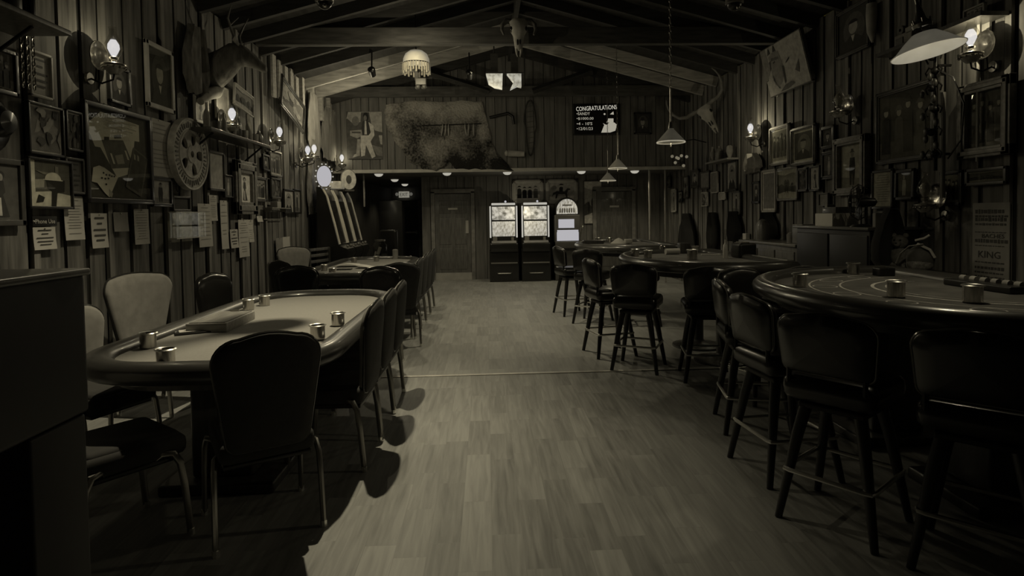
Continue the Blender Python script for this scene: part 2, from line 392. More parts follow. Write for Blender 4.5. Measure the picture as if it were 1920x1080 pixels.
# pale corner posts at the right end of the back wall
b = MB(); b.cyl((3.52, YF + .05, 0), (3.52, YF + .05, ZS), .025, n=10); struct(b.build('trim_3', mat('corner_trim', .3, .6)))
b = MB(); b.box((3.86, YF + .06, ZS / 2), (.03, .03, ZS)); struct(b.build('trim_4', mat('corner_trim', .3)))
b = MB(); b.cyl((4.2, 4.95, 1.9), (4.2, 4.95, ZE), .012, n=8); struct(b.build('trim_6', mat('pale_conduit', .4, .4)))
b = MB(); b.box((-2.62, YB - 1.2, ZS - .35), (.03, .03, .7)); struct(b.build('trim_5', mat('corner_trim', .3)))

# recessed downlights in the soffit
dl = thing('downlight', (0, 0, 0), 0, '', 'ceiling light', 'recessed downlights in the low ceiling')
b = MB(); b.lathe([(.075, 0), (.1, -.012), (.105, -.002)], n=20); b.build('trim_ring', M_TRIM, dl)
b = MB(); b.lathe([(.001, -.07), (.05, -.062), (.085, -.035), (.095, -.004)], n=20); b.build('diffuser', glow('downlight_lens', (1, .95, .8), .42), dl)
DL = [(838, 321, 12.82, 'recessed downlight above the six-panel door on the left, front row'), (951, 320, 12.82, 'recessed downlight above the wall beside the left slot machine'),
      (1090, 317, 12.82, 'recessed downlight nearest the narrow tall picture, front row'), (1190, 316, 12.86, 'rightmost recessed downlight, above the dim right door'),
      (710, 322, 12.86, 'leftmost recessed downlight, under the painting of the man in white'), (740, 334, 14.8, 'middle downlight of the corridor leading to the exit'),
      (759, 342, 16.9, 'deepest downlight, just above the exit sign')]
for i, (px, py, Y, lb) in enumerate(DL):
    X = hit(px, py, 1, Y).x; loc = (X, Y, ZS)
    if i == 0: dl.location = loc; dl['label'] = lb
    else: dup(dl, loc, 0, lb)
    lamp('light_downlight', 'SPOT', (X, Y, ZS - .09), (13 if i < 4 else 4), .03, (X, Y, 0), 130, .5)

# exit sign with its two emergency heads
t = thing('exit_sign', (-2.7, YC - .14, 2.25), 0, 'small lit exit sign with two lamp heads over the corridor end door', 'sign')
b = MB(); b.box((0, 0, 0), (.34, .05, .2), bev=.01); b.build('sign_box', glow('exit_face', (1, .95, .78), .22), t)
b = MB(); b.text('EXIT', (0, -.028, 0), .11, .26, .004); b.build('lettering', M_INK, t)
for s_ in (-1, 1):
    b = MB(); b.sph((s_ * .23, -.02, .01), .055, sc=(1, .8, 1)); b.build('lamp_head', glow('exit_head', (1, .95, .8), .2 if s_ > 0 else .09), t)
# ------------------------------------------------------------------ seating
M_SEAT = mat('seat_fabric', .03, .85, var=.15, scale=14)
def back_outline(wb, wt, z0, z1, r, n=7):
    pts = []
    def arc(cx, cz, a0, a1, rr):
        for i in range(n + 1):
            a = a0 + (a1 - a0) * i / n; pts.append((cx + rr * math.cos(a), cz + rr * math.sin(a)))
    arc(wb / 2 - r * .5, z0 + r * .5, -PI / 2, 0, r * .5); arc(wt / 2 - r, z1 - r, 0, PI / 2, r)
    for i in range(1, 6):                                  # crowned top
        u = i / 6.0; pts.append(((wt / 2 - r) * (1 - 2 * u), z1 + .022 * math.sin(PI * u)))
    arc(-wt / 2 + r, z1 - r, PI / 2, PI, r); arc(-wb / 2 + r * .5, z0 + r * .5, PI, 1.5 * PI, r * .5)
    return pts
def back_surface(b, pts, z0, y0, lean, curve, offs, mi=0):
    cx = 0; cz = sum(p[1] for p in pts) / len(pts); rings = []
    for k, dy in offs:
        rings.append([(x * k, y0 - lean * ((cz + (z - cz) * k) - z0) + curve * (x * k) ** 2 + dy, cz + (z - cz) * k) for x, z in pts])
    b.loft(rings, mi)
def make_chair(name, label, front, wb=.37, wt=.47, z1=.965, deep=.47, shellmat=None, curve=.35):
    t = thing(name, (0, 0, 0), 0, label, 'chair')
    z0 = .44; y0 = -.21; pts = back_outline(wb, wt, z0, z1, .11); lean = .09
    b = MB(); back_surface(b, pts, z0, y0, lean, curve, [(.01, .047), (.35, .046), (.7, .042), (.9, .034), (.97, .02), (.985, .004)]); b.build('backrest', front, t, 60)
    b = MB(); back_surface(b, pts, z0, y0, lean, curve, [(.985, .004), (1, -.006), (.97, -.02), (.8, -.026), (.4, -.028), (.01, -.028)]); b.build('back_panel', shellmat or M_FABD, t, 60)
    b = MB(); b.tube([(x * 1.0, y0 - lean * (z - z0) + curve * x * x - .001, z) for x, z in pts], .008, 6, closed=True); b.build('piping', M_PIPE, t)
    b = MB(); b.box((0, .03, .435), (wb + .06, deep, .1), bev=.045); b.box((0, .04, .46), (wb + .02, deep - .06, .08), bev=.035); b.build('seat', M_SEAT, t, 60)
    b = MB(); b.box((0, .02, .375), (wb + .02, deep - .06, .025), bev=.008); b.build('seat_frame', M_BLACK, t)
    for sx in (-1, 1):
        for ry in (-1, 1):
            yb = .02 + ry * deep * .42
            b = MB(); b.tube([(sx * .17, .02 + ry * .1, .385), (sx * .205, yb - ry * .07, .415), (sx * .225, yb - ry * .03, .41), (sx * .232, yb - ry * .004, .36), (sx * .235, yb + ry * .012, .25), (sx * .238, yb + ry * .032, .012)], .017, 8, flat=.8)
            lg = b.build('leg', M_BRZ, t)
            b = MB(); b.cyl((sx * .238, yb + ry * .032, 0), (sx * .238, yb + ry * .032, .03), .017, n=8); b.build('foot_cap', M_CHROME, lg)
    return t
def place(proto, used, x, y, face, label, group):
    """face: direction (dx, dy) the sitter looks"""
    rz = math.atan2(-face[0], face[1])
    if proto.name not in used:
        used.add(proto.name); proto.location = (x, y, 0); proto.rotation_euler = (0, 0, rz); proto['label'] = label; proto['group'] = group; return proto
    return dup(proto, (x, y, 0), rz, label, group)
USED = set()
G1, G2 = 'upholstered chairs around the near poker table', 'upholstered chairs around the second card table'
ch = make_chair('poker_chair', '', M_FABL)
lch = make_chair('leather_chair', '', M_PIPE, shellmat=M_PIPE)
dch = make_chair('dealer_chair', '', M_FABL, wb=.44, wt=.7, z1=1.06, shellmat=M_FABD, curve=.55)
place(ch, USED, -1.13, 2.97, (-.5, .86), 'dark shield-backed chair nearest the camera, its back turned to us at the table end', G1)
place(ch, USED, -1.78, 2.83, (.62, .78), 'chair half hidden behind the dark podium, only its seat and legs showing', G1)
place(ch, USED, -2.42, 3.75, (.93, -.36), 'pale-fronted chair between the podium and the near left rail of the poker table', G1)
place(ch, USED, -.95, 3.77, (-1, .03), 'first chair of the row along the right side of the near poker table', G1)
place(ch, USED, -.95, 4.33, (-1, .02), 'second chair of the row along the right side of the near poker table', G1)
place(ch, USED, -.95, 4.89, (-1, .02), 'third chair of the row along the right side of the near poker table', G1)
place(lch, USED, -1.18, 6.08, (-.25, -.97), 'round-topped black leather chair at the far right corner of the near poker table', G1)
place(dch, USED, -2.62, 4.9, (.98, -.2), 'wide pale dealer chair with flared back at the wall side of the near poker table', G1)
place(lch, USED, -2.44, 5.84, (.95, -.3), 'small dark leather chair behind the two steel cups on the far left rail', G1)
place(lch, USED, -2.06, 6.38, (.1, -1), 'dark shiny leather chair centred at the far end of the near poker table', G1)
place(ch, USED, -1.08, 7.05, (-.35, .93), 'dark-backed chair at the near right corner of the second card table', G2)
place(ch, USED, -2.42, 7.7, (.6, .8), 'dark-backed chair at the near left corner of the second card table', G2)
for (y, lb) in ((7.62, 'first chair of the row along the right side of the second card table'), (8.28, 'second chair of the row along the right side of the second card table'),
                (8.95, 'third chair of the row along the right side of the second card table'), (9.62, 'farthest chair of the row along the right side of the second card table')):
    place(ch, USED, -1.1, y, (-1, .04), lb, G2)
place(dch, USED, -2.72, 9.0, (.9, -.4), 'wide pale dealer chair at the wall side of the second card table', G2)

def make_stool():
    t = thing('bar_stool', (0, 0, 0), 0, '', 'bar stool')
    pts = back_outline(.41, .44, .735, 1.01, .075)
    b = MB(); back_surface(b, pts, .745, -.2, .12, .5, [(.01, .06), (.5, .058), (.85, .052), (.96, .03), (1, .01), (1, -.01), (.96, -.022), (.6, -.03), (.01, -.03)]); bk = b.build('backrest', M_VINYL, t, 60)
    b = MB(); b.tube([(x, -.2 - .12 * (z - .745) + .5 * x * x - .004, z) for x, z in pts], .007, 6, closed=True); b.build('piping', mat('shiny_brown_piping', .12, .15, coat=.6), bk)
    for s_ in (-1, 1):
        b = MB(); b.tube([(s_ * .16, -.14, .62), (s_ * .17, -.2, .68), (s_ * .17, -.195, .8)], .012, 6); b.build('back_bracket', M_IRON, t)
    b = MB(); b.box((0, 0, .655), (.42, .42, .12), bev=.055); b.build('seat', M_VINYL, t, 60)
    b = MB(); b.cyl((0, 0, .55), (0, 0, .6), .1, n=16); b.box((0, 0, .565), (.3, .3, .03), bev=.01); b.build('swivel_plate', M_IRON, t)
    P = []
    for sx, sy in ((-1, -1), (1, -1), (1, 1), (-1, 1)):
        b = MB(); b.tube([(sx * .12, sy * .12, .57), (sx * .15, sy * .15, .42), (sx * .215, sy * .215, 0)], [.029, .027, .017], 10); b.build('leg', M_LEGD, t)
        P.append((sx * .185, sy * .185, .19))
    b = MB(); q = []
    for i in range(4):
        a, c = Vector(P[i - 1]), Vector(P[i]); d = Vector(P[(i + 1) % 4]); u = c + (a - c).normalized() * .03; v = c + (d - c).normalized() * .03
        q += [tuple(u), tuple((u + v) / 2 + (c - (u + v) / 2) * .6), tuple(v)]
    b.tube([Vector(p) * 1.08 + Vector((0, 0, .04)) for p in q], .011, 8, closed=True); b.build('footrest_ring', M_CHROME, t)
    return t
st = make_stool()
G3, G4, G5 = 'bar stools at the near right gaming table', 'bar stools at the middle right gaming table', 'bar stools at the far right gaming table'
place(st, USED, 1.71, 2.79, (.8, .6), 'black stool with chrome foot ring nearest the aisle, back showing under the curved rail', G3)
place(st, USED, 2.05, 2.37, (.72, .69), 'large black stool at the bottom right corner, cut by the frame edge', G3)
place(st, USED, 1.7, 3.36, (1, .1), 'black stool second from the near corner, seen edge-on beside the curved table tip', G3)
place(st, USED, 1.84, 4.08, (.95, -.2), 'black stool tucked behind the edge-on one at the far tip of the near table', G3)
place(st, USED, 2.18, 4.74, (.3, -.95), 'stool behind the far rounded tip of the near right table', G3)
place(st, USED, 1.98, 5.32, (.2, .98), 'stool with broad square back facing us, centred at the middle table', G4)
place(st, USED, 1.46, 5.72, (.45, .89), 'stool at the aisle corner of the middle table, back turned toward us', G4)
place(st, USED, 1.3, 6.35, (.98, .2), 'stool seen from its side on the aisle edge of the middle table', G4)
place(st, USED, 2.66, 5.18, (-.1, 1), 'stool at the right end of the middle table, half hidden by nearer stools', G4)
place(st, USED, 1.46, 8.22, (.5, .86), 'stool at the near corner of the far right table', G5)
place(st, USED, 1.27, 8.95, (.95, .25), 'stool nearest the slot machines on the aisle side of the far table', G5)
place(st, USED, 2.1, 8.0, (.15, .98), 'stool hidden in the gap between the far and middle tables', G5)

# ------------------------------------------------------------------ tables
def rrect(w_, l, r, n=9):
    pts = []
    for cx, cy, a0 in ((w_ / 2 - r, l / 2 - r, 0), (-w_ / 2 + r, l / 2 - r, PI / 2), (-w_ / 2 + r, -l / 2 + r, PI), (w_ / 2 - r, -l / 2 + r, 1.5 * PI)):
        for i in range(n + 1):
            a = a0 + PI / 2 * i / n; pts.append((cx + r * math.cos(a), cy + r * math.sin(a)))
    return pts
def inset(poly, d):
    n = len(poly); out = []
    for i in range(n):
        a, b_, c = Vector(poly[i - 1]), Vector(poly[i]), Vector(poly[(i + 1) % n])
        e1 = (b_ - a); e2 = (c - b_)
        e1 = e1.normalized() if e1.length > 1e-7 else e2.normalized(); e2 = e2.normalized() if e2.length > 1e-7 else e1
        nr = Vector((-(e1.y + e2.y), e1.x + e2.x)); nr = nr.normalized() if nr.length > 1e-6 else Vector((-e1.y, e1.x))
        k = max(.5, nr.dot(Vector((-e1.y, e1.x))))
        out.append(tuple(b_ + nr * d / k))
    return out
def gaming_table(name, loc, rz, poly, H, label, cat, rail_w, railmat, feltmat, legs):
    t = thing(name, loc, rz, label, cat)
    b = MB(); ring = []
    for k in range(14):
        a = 2 * PI * k / 14; off = rail_w * (1 - math.cos(a)); ring.append([(x, y, H - .03 + .058 * math.sin(a)) for x, y in inset(poly, off)])
    b.loft(ring, closed=True); b.build('padded_rail', railmat, t, 60)
    ip = inset(poly, rail_w * 1.95)
    b = MB(); b.prism(ip, H - .06, H - .022); b.build('playing_surface', feltmat, t)
    b = MB(); b.prism(inset(poly, rail_w * 2.1), H - .14, H - .06); b.build('apron', M_DWOOD, t)
    for (lx, ly, kind) in legs:
        b = MB()
        if kind == 'ped':
            b.box((lx, ly, (H - .14) / 2 + .03), (.34, .3, H - .2), bev=.02); b.box((lx, ly, .03), (.62, .5, .06), bev=.015)
        else:
            b.cyl((lx, ly, .05), (lx, ly, H - .13), .06, n=16); b.lathe([(.28, 0), (.28, .02), (.08, .06), (.06, .08)], (lx, ly, 0), 24); b.box((lx, ly, H - .16), (.4, .4, .04))
        b.build('pedestal', M_DWOOD, t)
    return t
t1 = gaming_table('poker_table', (-1.5, 4.37, 0), 0, rrect(1.38, 3.02, .56), .79, 'long oval poker table with bright pale felt and padded brown rail, left foreground', 'poker table', .08, M_RAIL, M_FELT, [(0, .85, 'ped'), (0, -.85, 'ped')])
t2 = gaming_table('poker_table', (-1.82, 9.15, 0), 0, rrect(1.36, 3.2, .6), .79, 'second oval card table farther back on the left, loose papers on its felt', 'poker table', .065, M_RAILD, mat('grey_felt', .2, .95), [(0, .85, 'ped'), (0, -.85, 'ped')])
def dpoly(a, bb, flat):
    pts = [(flat, -a * .93), (flat, a * .93)]; n = 30; th0 = math.acos(min(1, flat / bb * .98)) if flat < bb else 0
    for i in range(n + 1):
        th = PI / 2 * .9 + (2 * PI - PI * .9) * i / n * 1.0
        th = (PI * .42) + (PI * 1.16) * i / n
        c_, s_ = math.cos(th), math.sin(th); e = .9
        pts.append((bb * math.copysign(abs(c_) ** e, c_), a * math.copysign(abs(s_) ** e, s_)))
    return pts
t3 = gaming_table('blackjack_table', (3.0, 3.42, 0), 0, dpoly(1.28, 1.3, .25), 1.03, 'large half-round gaming table with printed felt in the right foreground', 'gaming table', .07, M_RAILD, M_FELTD, [(-.35, .45, 'ped'), (-.35, -.45, 'ped')])
t4 = gaming_table('blackjack_table', (2.36, 6.25, 0), 0, dpoly(1.1, .93, .45), 1.03, 'middle half-round gaming table on the right with bottle and papers', 'gaming table', .06, M_RAILD, mat('mid_green_felt', .13, .95, var=.3), [(0, .35, 'col'), (0, -.35, 'col')])
t5 = gaming_table('blackjack_table', (2.34, 9.3, 0), 0, dpoly(1.15, .95, .45), 1.03, 'farthest half-round gaming table on the right, near the slot machines', 'gaming table', .06, M_RAILD, mat('mid_green_felt', .13), [(0, .35, 'col'), (0, -.35, 'col')])
# printed layout on the near right table
b = MB(); zz = 1.03 - .0205
for k, (R, w_) in enumerate(((.98, .012), (.80, .012), (.62, .02), (.54, .01))):
    n = 40; arc = []
    for i in range(n + 1):
        th = PI * .55 + PI * .9 * i / n; arc.append((math.cos(th), math.sin(th)))
    for i in range(n): b.face([(arc[i][0] * R, arc[i][1] * R, zz), (arc[i + 1][0] * R, arc[i + 1][1] * R, zz), (arc[i + 1][0] * (R - w_), arc[i + 1][1] * (R - w_), zz), (arc[i][0] * (R - w_), arc[i][1] * (R - w_), zz)])
for k in range(7):
    th = PI * (.6 + .8 * k / 6); c_, s_ = math.cos(th), math.sin(th); cx, cy = .885 * c_, .885 * s_
    for i in range(20):
        a0, a1 = 2 * PI * i / 20, 2 * PI * (i + 1) / 20
        b.face([(cx + .075 * math.cos(a0), cy + .075 * math.sin(a0), zz), (cx + .075 * math.cos(a1), cy + .075 * math.sin(a1), zz), (cx + .066 * math.cos(a1), cy + .066 * math.sin(a1), zz), (cx + .066 * math.cos(a0), cy + .066 * math.sin(a0), zz)])
b.build('printed_layout', mat('layout_print', .55, .9, var=.4, scale=20), t3)
# chip tray on the flat side of the near right table
t = thing('chip_tray', (3.06, 3.5, 1.01), 0, 'low dark chip tray on the far side of the near right table', 'tray')
b = MB(); b.box((0, 0, .02), (.2, .5, .04), bev=.008); b.build('tray_body', M_BLACK, t)
for i in range(6): b = MB(); b.cyl((0.0, -.2 + .08 * i - .02, .045), (0, -.2 + .08 * i + .02, .045), .02, n=10); b.build('chip_stack', mat('clay_chips', .3, .6, var=.4), t)

# ------------------------------------------------------------------ small things on the tables
def at(px, py, z): p = hit(px, py, 2, z); return (p.x, p.y, z)
cup = thing('steel_cup', (0, 0, 0), 0, '', 'cup')
b = MB(); b.lathe([(.001, .001), (.04, .001), (.043, .004), (.043, .08), (.05, .086), (.047, .088), (.039, .082), (.039, .01), (.001, .008)], n=28); b.build('cup_body', M_STEEL, cup)
b = MB(); b.lathe([(.046, .082), (.052, .085), (.046, .09), (.04, .087)], n=28); b.build('rim', M_CHROME, cup)
ZT, ZH = .768, 1.008
CUPS = [(278, 652, ZT, 'steel cup at the near left bend of the poker table rail', 1), (311, 686, ZT, 'steel cup nearest the camera, at the near end of the poker table felt', 1),
        (466, 581, ZT, 'left one of two steel cups at the far left edge of the near poker table', 1), (496, 573, ZT, 'right one of two steel cups at the far left edge of the near poker table', 1),
        (596, 636, ZT, 'steel cup just right of the nearest chair back, on the poker table', 1), (634, 610, ZT, 'steel cup on the right rail between the nearest chair and the row', 1),
        (1500, 538, ZH, 'steel cup at the rounded far tip of the near right table', 1), (1600, 514, ZH, 'steel cup on the wall side of the near right table', 1),
        (1680, 557, ZH, 'steel cup in the middle of the near right table edge', 1.05), (1824, 567, ZH, 'steel cup nearest the right frame edge on the gaming table', 1.05),
        (1191, 481, ZH, 'left one of two steel cups on the aisle tip of the middle table', 1), (1215, 484, ZH, 'right one of two steel cups on the aisle tip of the middle table', 1),
        (1298, 487, ZH, 'squat steel cup on the near rim of the middle table', 1.2), (1142, 455, ZH, 'steel cup on the near rim of the far right table', 1),
        (1121, 455, ZH, 'small steel cup at the back of the far right table', 1), (608, 508, ZT, 'left one of two dark-rimmed cups at the near end of the second card table', 1),
        (623, 515, ZT, 'right one of two dark-rimmed cups at the near end of the second card table', 1), (696, 515, ZT, 'cup at the near right corner of the second card table', 1),
        (664, 493, ZT, 'cup beyond the papers on the second card table', 1), (706, 490, ZT, 'cup at the far right of the second card table', 1)]
for i, (px, py, z, lb, k) in enumerate(CUPS):
    p = at(px, py, z)
    if i == 0: cup.location = p; cup['label'] = lb; cup['group'] = 'steel cups on the gaming tables'
    else: dup(cup, p, random.random() * 6, lb, 'steel cups on the gaming tables', (k, k, k))
# chip box and note pad with phone on the near poker table
t = thing('chip_box', (-1.84, 4.2, ZT), math.radians(1), 'long flat wooden chip box with sliding lid on the near poker table', 'box', None)
b = MB(); b.box((0, 0, .03), (.26, .5, .06), bev=.004); b.build('box_body', M_LWOOD, t)
b = MB(); b.box((0, .0, .062), (.23, .47, .008), bev=.002); b.build('lid', mat('box_lid_wood', .2, .5, var=.3, scale=5, stretch=(8, 1, 8)), t)
b = MB(); b.box((0, .22, .07), (.06, .012, .014)); b.build('lid_pull', M_BRASS, t)
p = at(370, 623, ZT); t = thing('note_pad', p, .5, 'dark clipboard pad with white slips beside the wooden chip box', 'clipboard')
b = MB(); b.box((0, 0, .006), (.26, .14, .012), bev=.005); b.build('pad', M_BLACK, t)
b = MB(); b.box((-.03, .01, .014), (.15, .1, .004)); b.build('paper_slip', M_PAPER, t)
p = at(394, 621, ZT); o = MB(); o.lathe([(.001, .0), (.035, 0), (.04, .006), (.035, .012), (.001, .013)], p, 20)
tag(o.build('dealer_button', M_BLACK), 'small round black dealer button beside the clipboard pad', 'game token')
o = MB(); p = at(1657, 517, ZH); o.box((p[0], p[1], p[2] + .03), (.12, .09, .06), bev=.008)
tag(o.build('card_shoe', M_BLACK), 'small black card box on the back of the near right table', 'card box')
# papers on the second card table
p = at(650, 500, ZT); o = MB()
o.loft([[(p[0] - .14 + x, p[1] + y, p[2] + .004 + zz_ + .02 * math.sin(x * 9)) for x in [i * .04 for i in range(9)]] + [(p[0] - .14 + x, p[1] + y, p[2] + .001 + zz_ + .02 * math.sin(x * 9)) for x in [i * .04 for i in reversed(range(9))]] for y, zz_ in ((-.13, .02), (.13, .022))])
tag(o.build('paper_sheet', M_PAPER), 'curled white paper sheet, left one on the second card table', 'paper', 'papers on the second card table')
p = at(688, 502, ZT); o = MB()
o.loft([[(p[0] - .14 + x, p[1] + y - x * .3, p[2] + .004 + zz_ + .02 * math.cos(x * 9)) for x in [i * .04 for i in range(9)]] + [(p[0] - .14 + x, p[1] + y - x * .3, p[2] + .001 + zz_ + .02 * math.cos(x * 9)) for x in [i * .04 for i in reversed(range(9))]] for y, zz_ in ((-.13, .02), (.13, .022))])
tag(o.build('paper_sheet', M_PAPER), 'wavy white paper sheet, right one on the second card table', 'paper', 'papers on the second card table')
p = at(646, 506, ZT); o = MB(); o.box((p[0], p[1], p[2] + .008), (.2, .12, .016), bev=.004)
tag(o.build('card_case', M_BLACK), 'flat black case in front of the papers on the second card table', 'case')
# middle right table
def tp(px, py, z=ZH): return at(px, py, z)
p = tp(1360, 484); t = thing('bottle', p, 0, 'slim pale bottle with a thin spout on the middle right table', 'bottle')
b = MB(); b.lathe([(.001, 0), (.022, 0), (.025, .01), (.026, .09), (.02, .14), (.009, .16), (.008, .2)], n=16); b.build('bottle_body', mat('pale_plastic', .6, .3), t)
b = MB(); b.cyl((0, 0, .2), (0, 0, .31), .004, .003, 8); b.build('spout', M_STEEL, t)
p = tp(1394, 483); t = thing('card_shuffler', p, .1, 'bulky black card shuffler at the right of the middle table', 'card shuffler')
b = MB(); b.box((0, 0, .08), (.2, .2, .16), bev=.03); b.build('housing', M_BLACK, t)
b = MB(); b.box((-.02, -.02, .165), (.1, .1, .02), bev=.004); b.build('card_tray', M_STEEL, t)
p = tp(1282, 475); o = MB(); o.box((p[0], p[1], p[2] + .065), (.12, .12, .13), bev=.01)
tag(o.build('dark_box', M_DWOOD), 'dark upright wooden box at the back of the middle table', 'box')
p = tp(1303, 475); o = MB(); o.lathe([(.001, 0), (.03, 0), (.045, .09), (.043, .09), (.028, .004)], p, 18)
tag(o.build('paper_cup', M_PAPER), 'white paper cup right of the dark wooden box', 'paper cup')
p = tp(1262, 477); o = MB(); o.tube([(p[0] - .09, p[1], p[2] + .035), (p[0] + .08, p[1] + .02, p[2] + .035)], [.035, .035], 14)
tag(o.build('paper_roll', M_PAPER), 'white paper roll lying left of the dark wooden box', 'paper roll')
p = tp(1242, 470); o = MB(); o.lathe([(.001, 0), (.04, 0), (.04, .05), (.02, .07), (.001, .075)], p, 16)
tag(o.build('round_bell', M_STEEL), 'small shiny round metal bell at the back left of the middle table', 'bell')
p = tp(1340, 478); o = MB(); o.box((p[0], p[1], p[2] + .004), (.3, .06, .008), rz=-.2)
tag(o.build('paper_strip', M_PAPER), 'long pale paper strip lying left of the slim bottle', 'paper')
# far right table
p = tp(1160, 456); o = MB(); o.lathe([(.001, .09), (.05, .07), (.1, .03), (.14, .0)], p, 14)
tag(o.build('napkin_pile', M_PAPER), 'heaped white napkins on the far right table', 'napkins')
p = tp(1178, 458); o = MB(); o.box((p[0], p[1], p[2] + .05), (.12, .1, .07), bev=.015); o.box((p[0], p[1], p[2] + .012), (.05, .05, .024))
tag(o.build('receipt_box', M_PAPER), 'small white box on a dark foot at the near rim of the far table', 'box')
p = tp(1112, 457); o = MB(); o.box((p[0], p[1], p[2] + .03), (.34, .16, .06), bev=.01)
tag(o.build('chip_rack', M_DWOOD), 'dark chip rack with bright edges on the far right table', 'rack')

# ------------------------------------------------------------------ podium in the left foreground
t = thing('podium', (-1.5, 1.2, 0), 0, 'tall dark wooden podium filling the bottom left corner', 'podium')
b = MB(); b.box((0, 0, 1.17), (.8, .96, .38), bev=.015); b.build('upper_cabinet', M_BLACK if False else mat('podium_laminate', .008, .5, var=.3), t)
b = MB(); b.box((0, 0, 1.365), (.82, .98, .02), bev=.008); b.build('top_board', mat('podium_top', .13, .35, var=.3, coat=.4), t)
b = MB(); b.box((0, .36, .49), (.8, .2, .98), bev=.008); b.build('pedestal', mat('podium_wood', .012, .6, var=.4), t)
b = MB(); b.box((-.1, .05, .06), (.6, .7, .12), bev=.01); b.build('plinth', mat('podium_wood', .012), t)
# ------------------------------------------------------------------ pictures, papers and signs on the walls
WALLS = {'L': (0, XL + .03, PI / 2), 'R': (0, XR - .03, -PI / 2), 'H': (1, YF - .005, 0), 'B': (1, YB - .005, 0)}
def wallrect(side, x0, x1, yt, yb, out=0):
    ax, v, rz = WALLS[side]
    v = v + out * (1 if side == 'L' else -1)
    ym, xm = (yt + yb) / 2, (x0 + x1) / 2
    a, c = hit(x0, ym, ax, v), hit(x1, ym, ax, v); t_, b_ = hit(xm, yt, ax, v), hit(xm, yb, ax, v)
    ctr = (a + c) / 2; ctr.z = (t_.z + b_.z) / 2
    return ctr, (a - c).length, abs(t_.z - b_.z), rz
def ell(cx, cy, rx, ry, n=14, a0=0, a1=2 * PI): return [(cx + rx * math.cos(a0 + (a1 - a0) * i / n), cy + ry * math.sin(a0 + (a1 - a0) * i / n)) for i in range(n if a1 - a0 > 6.2 else n + 1)]
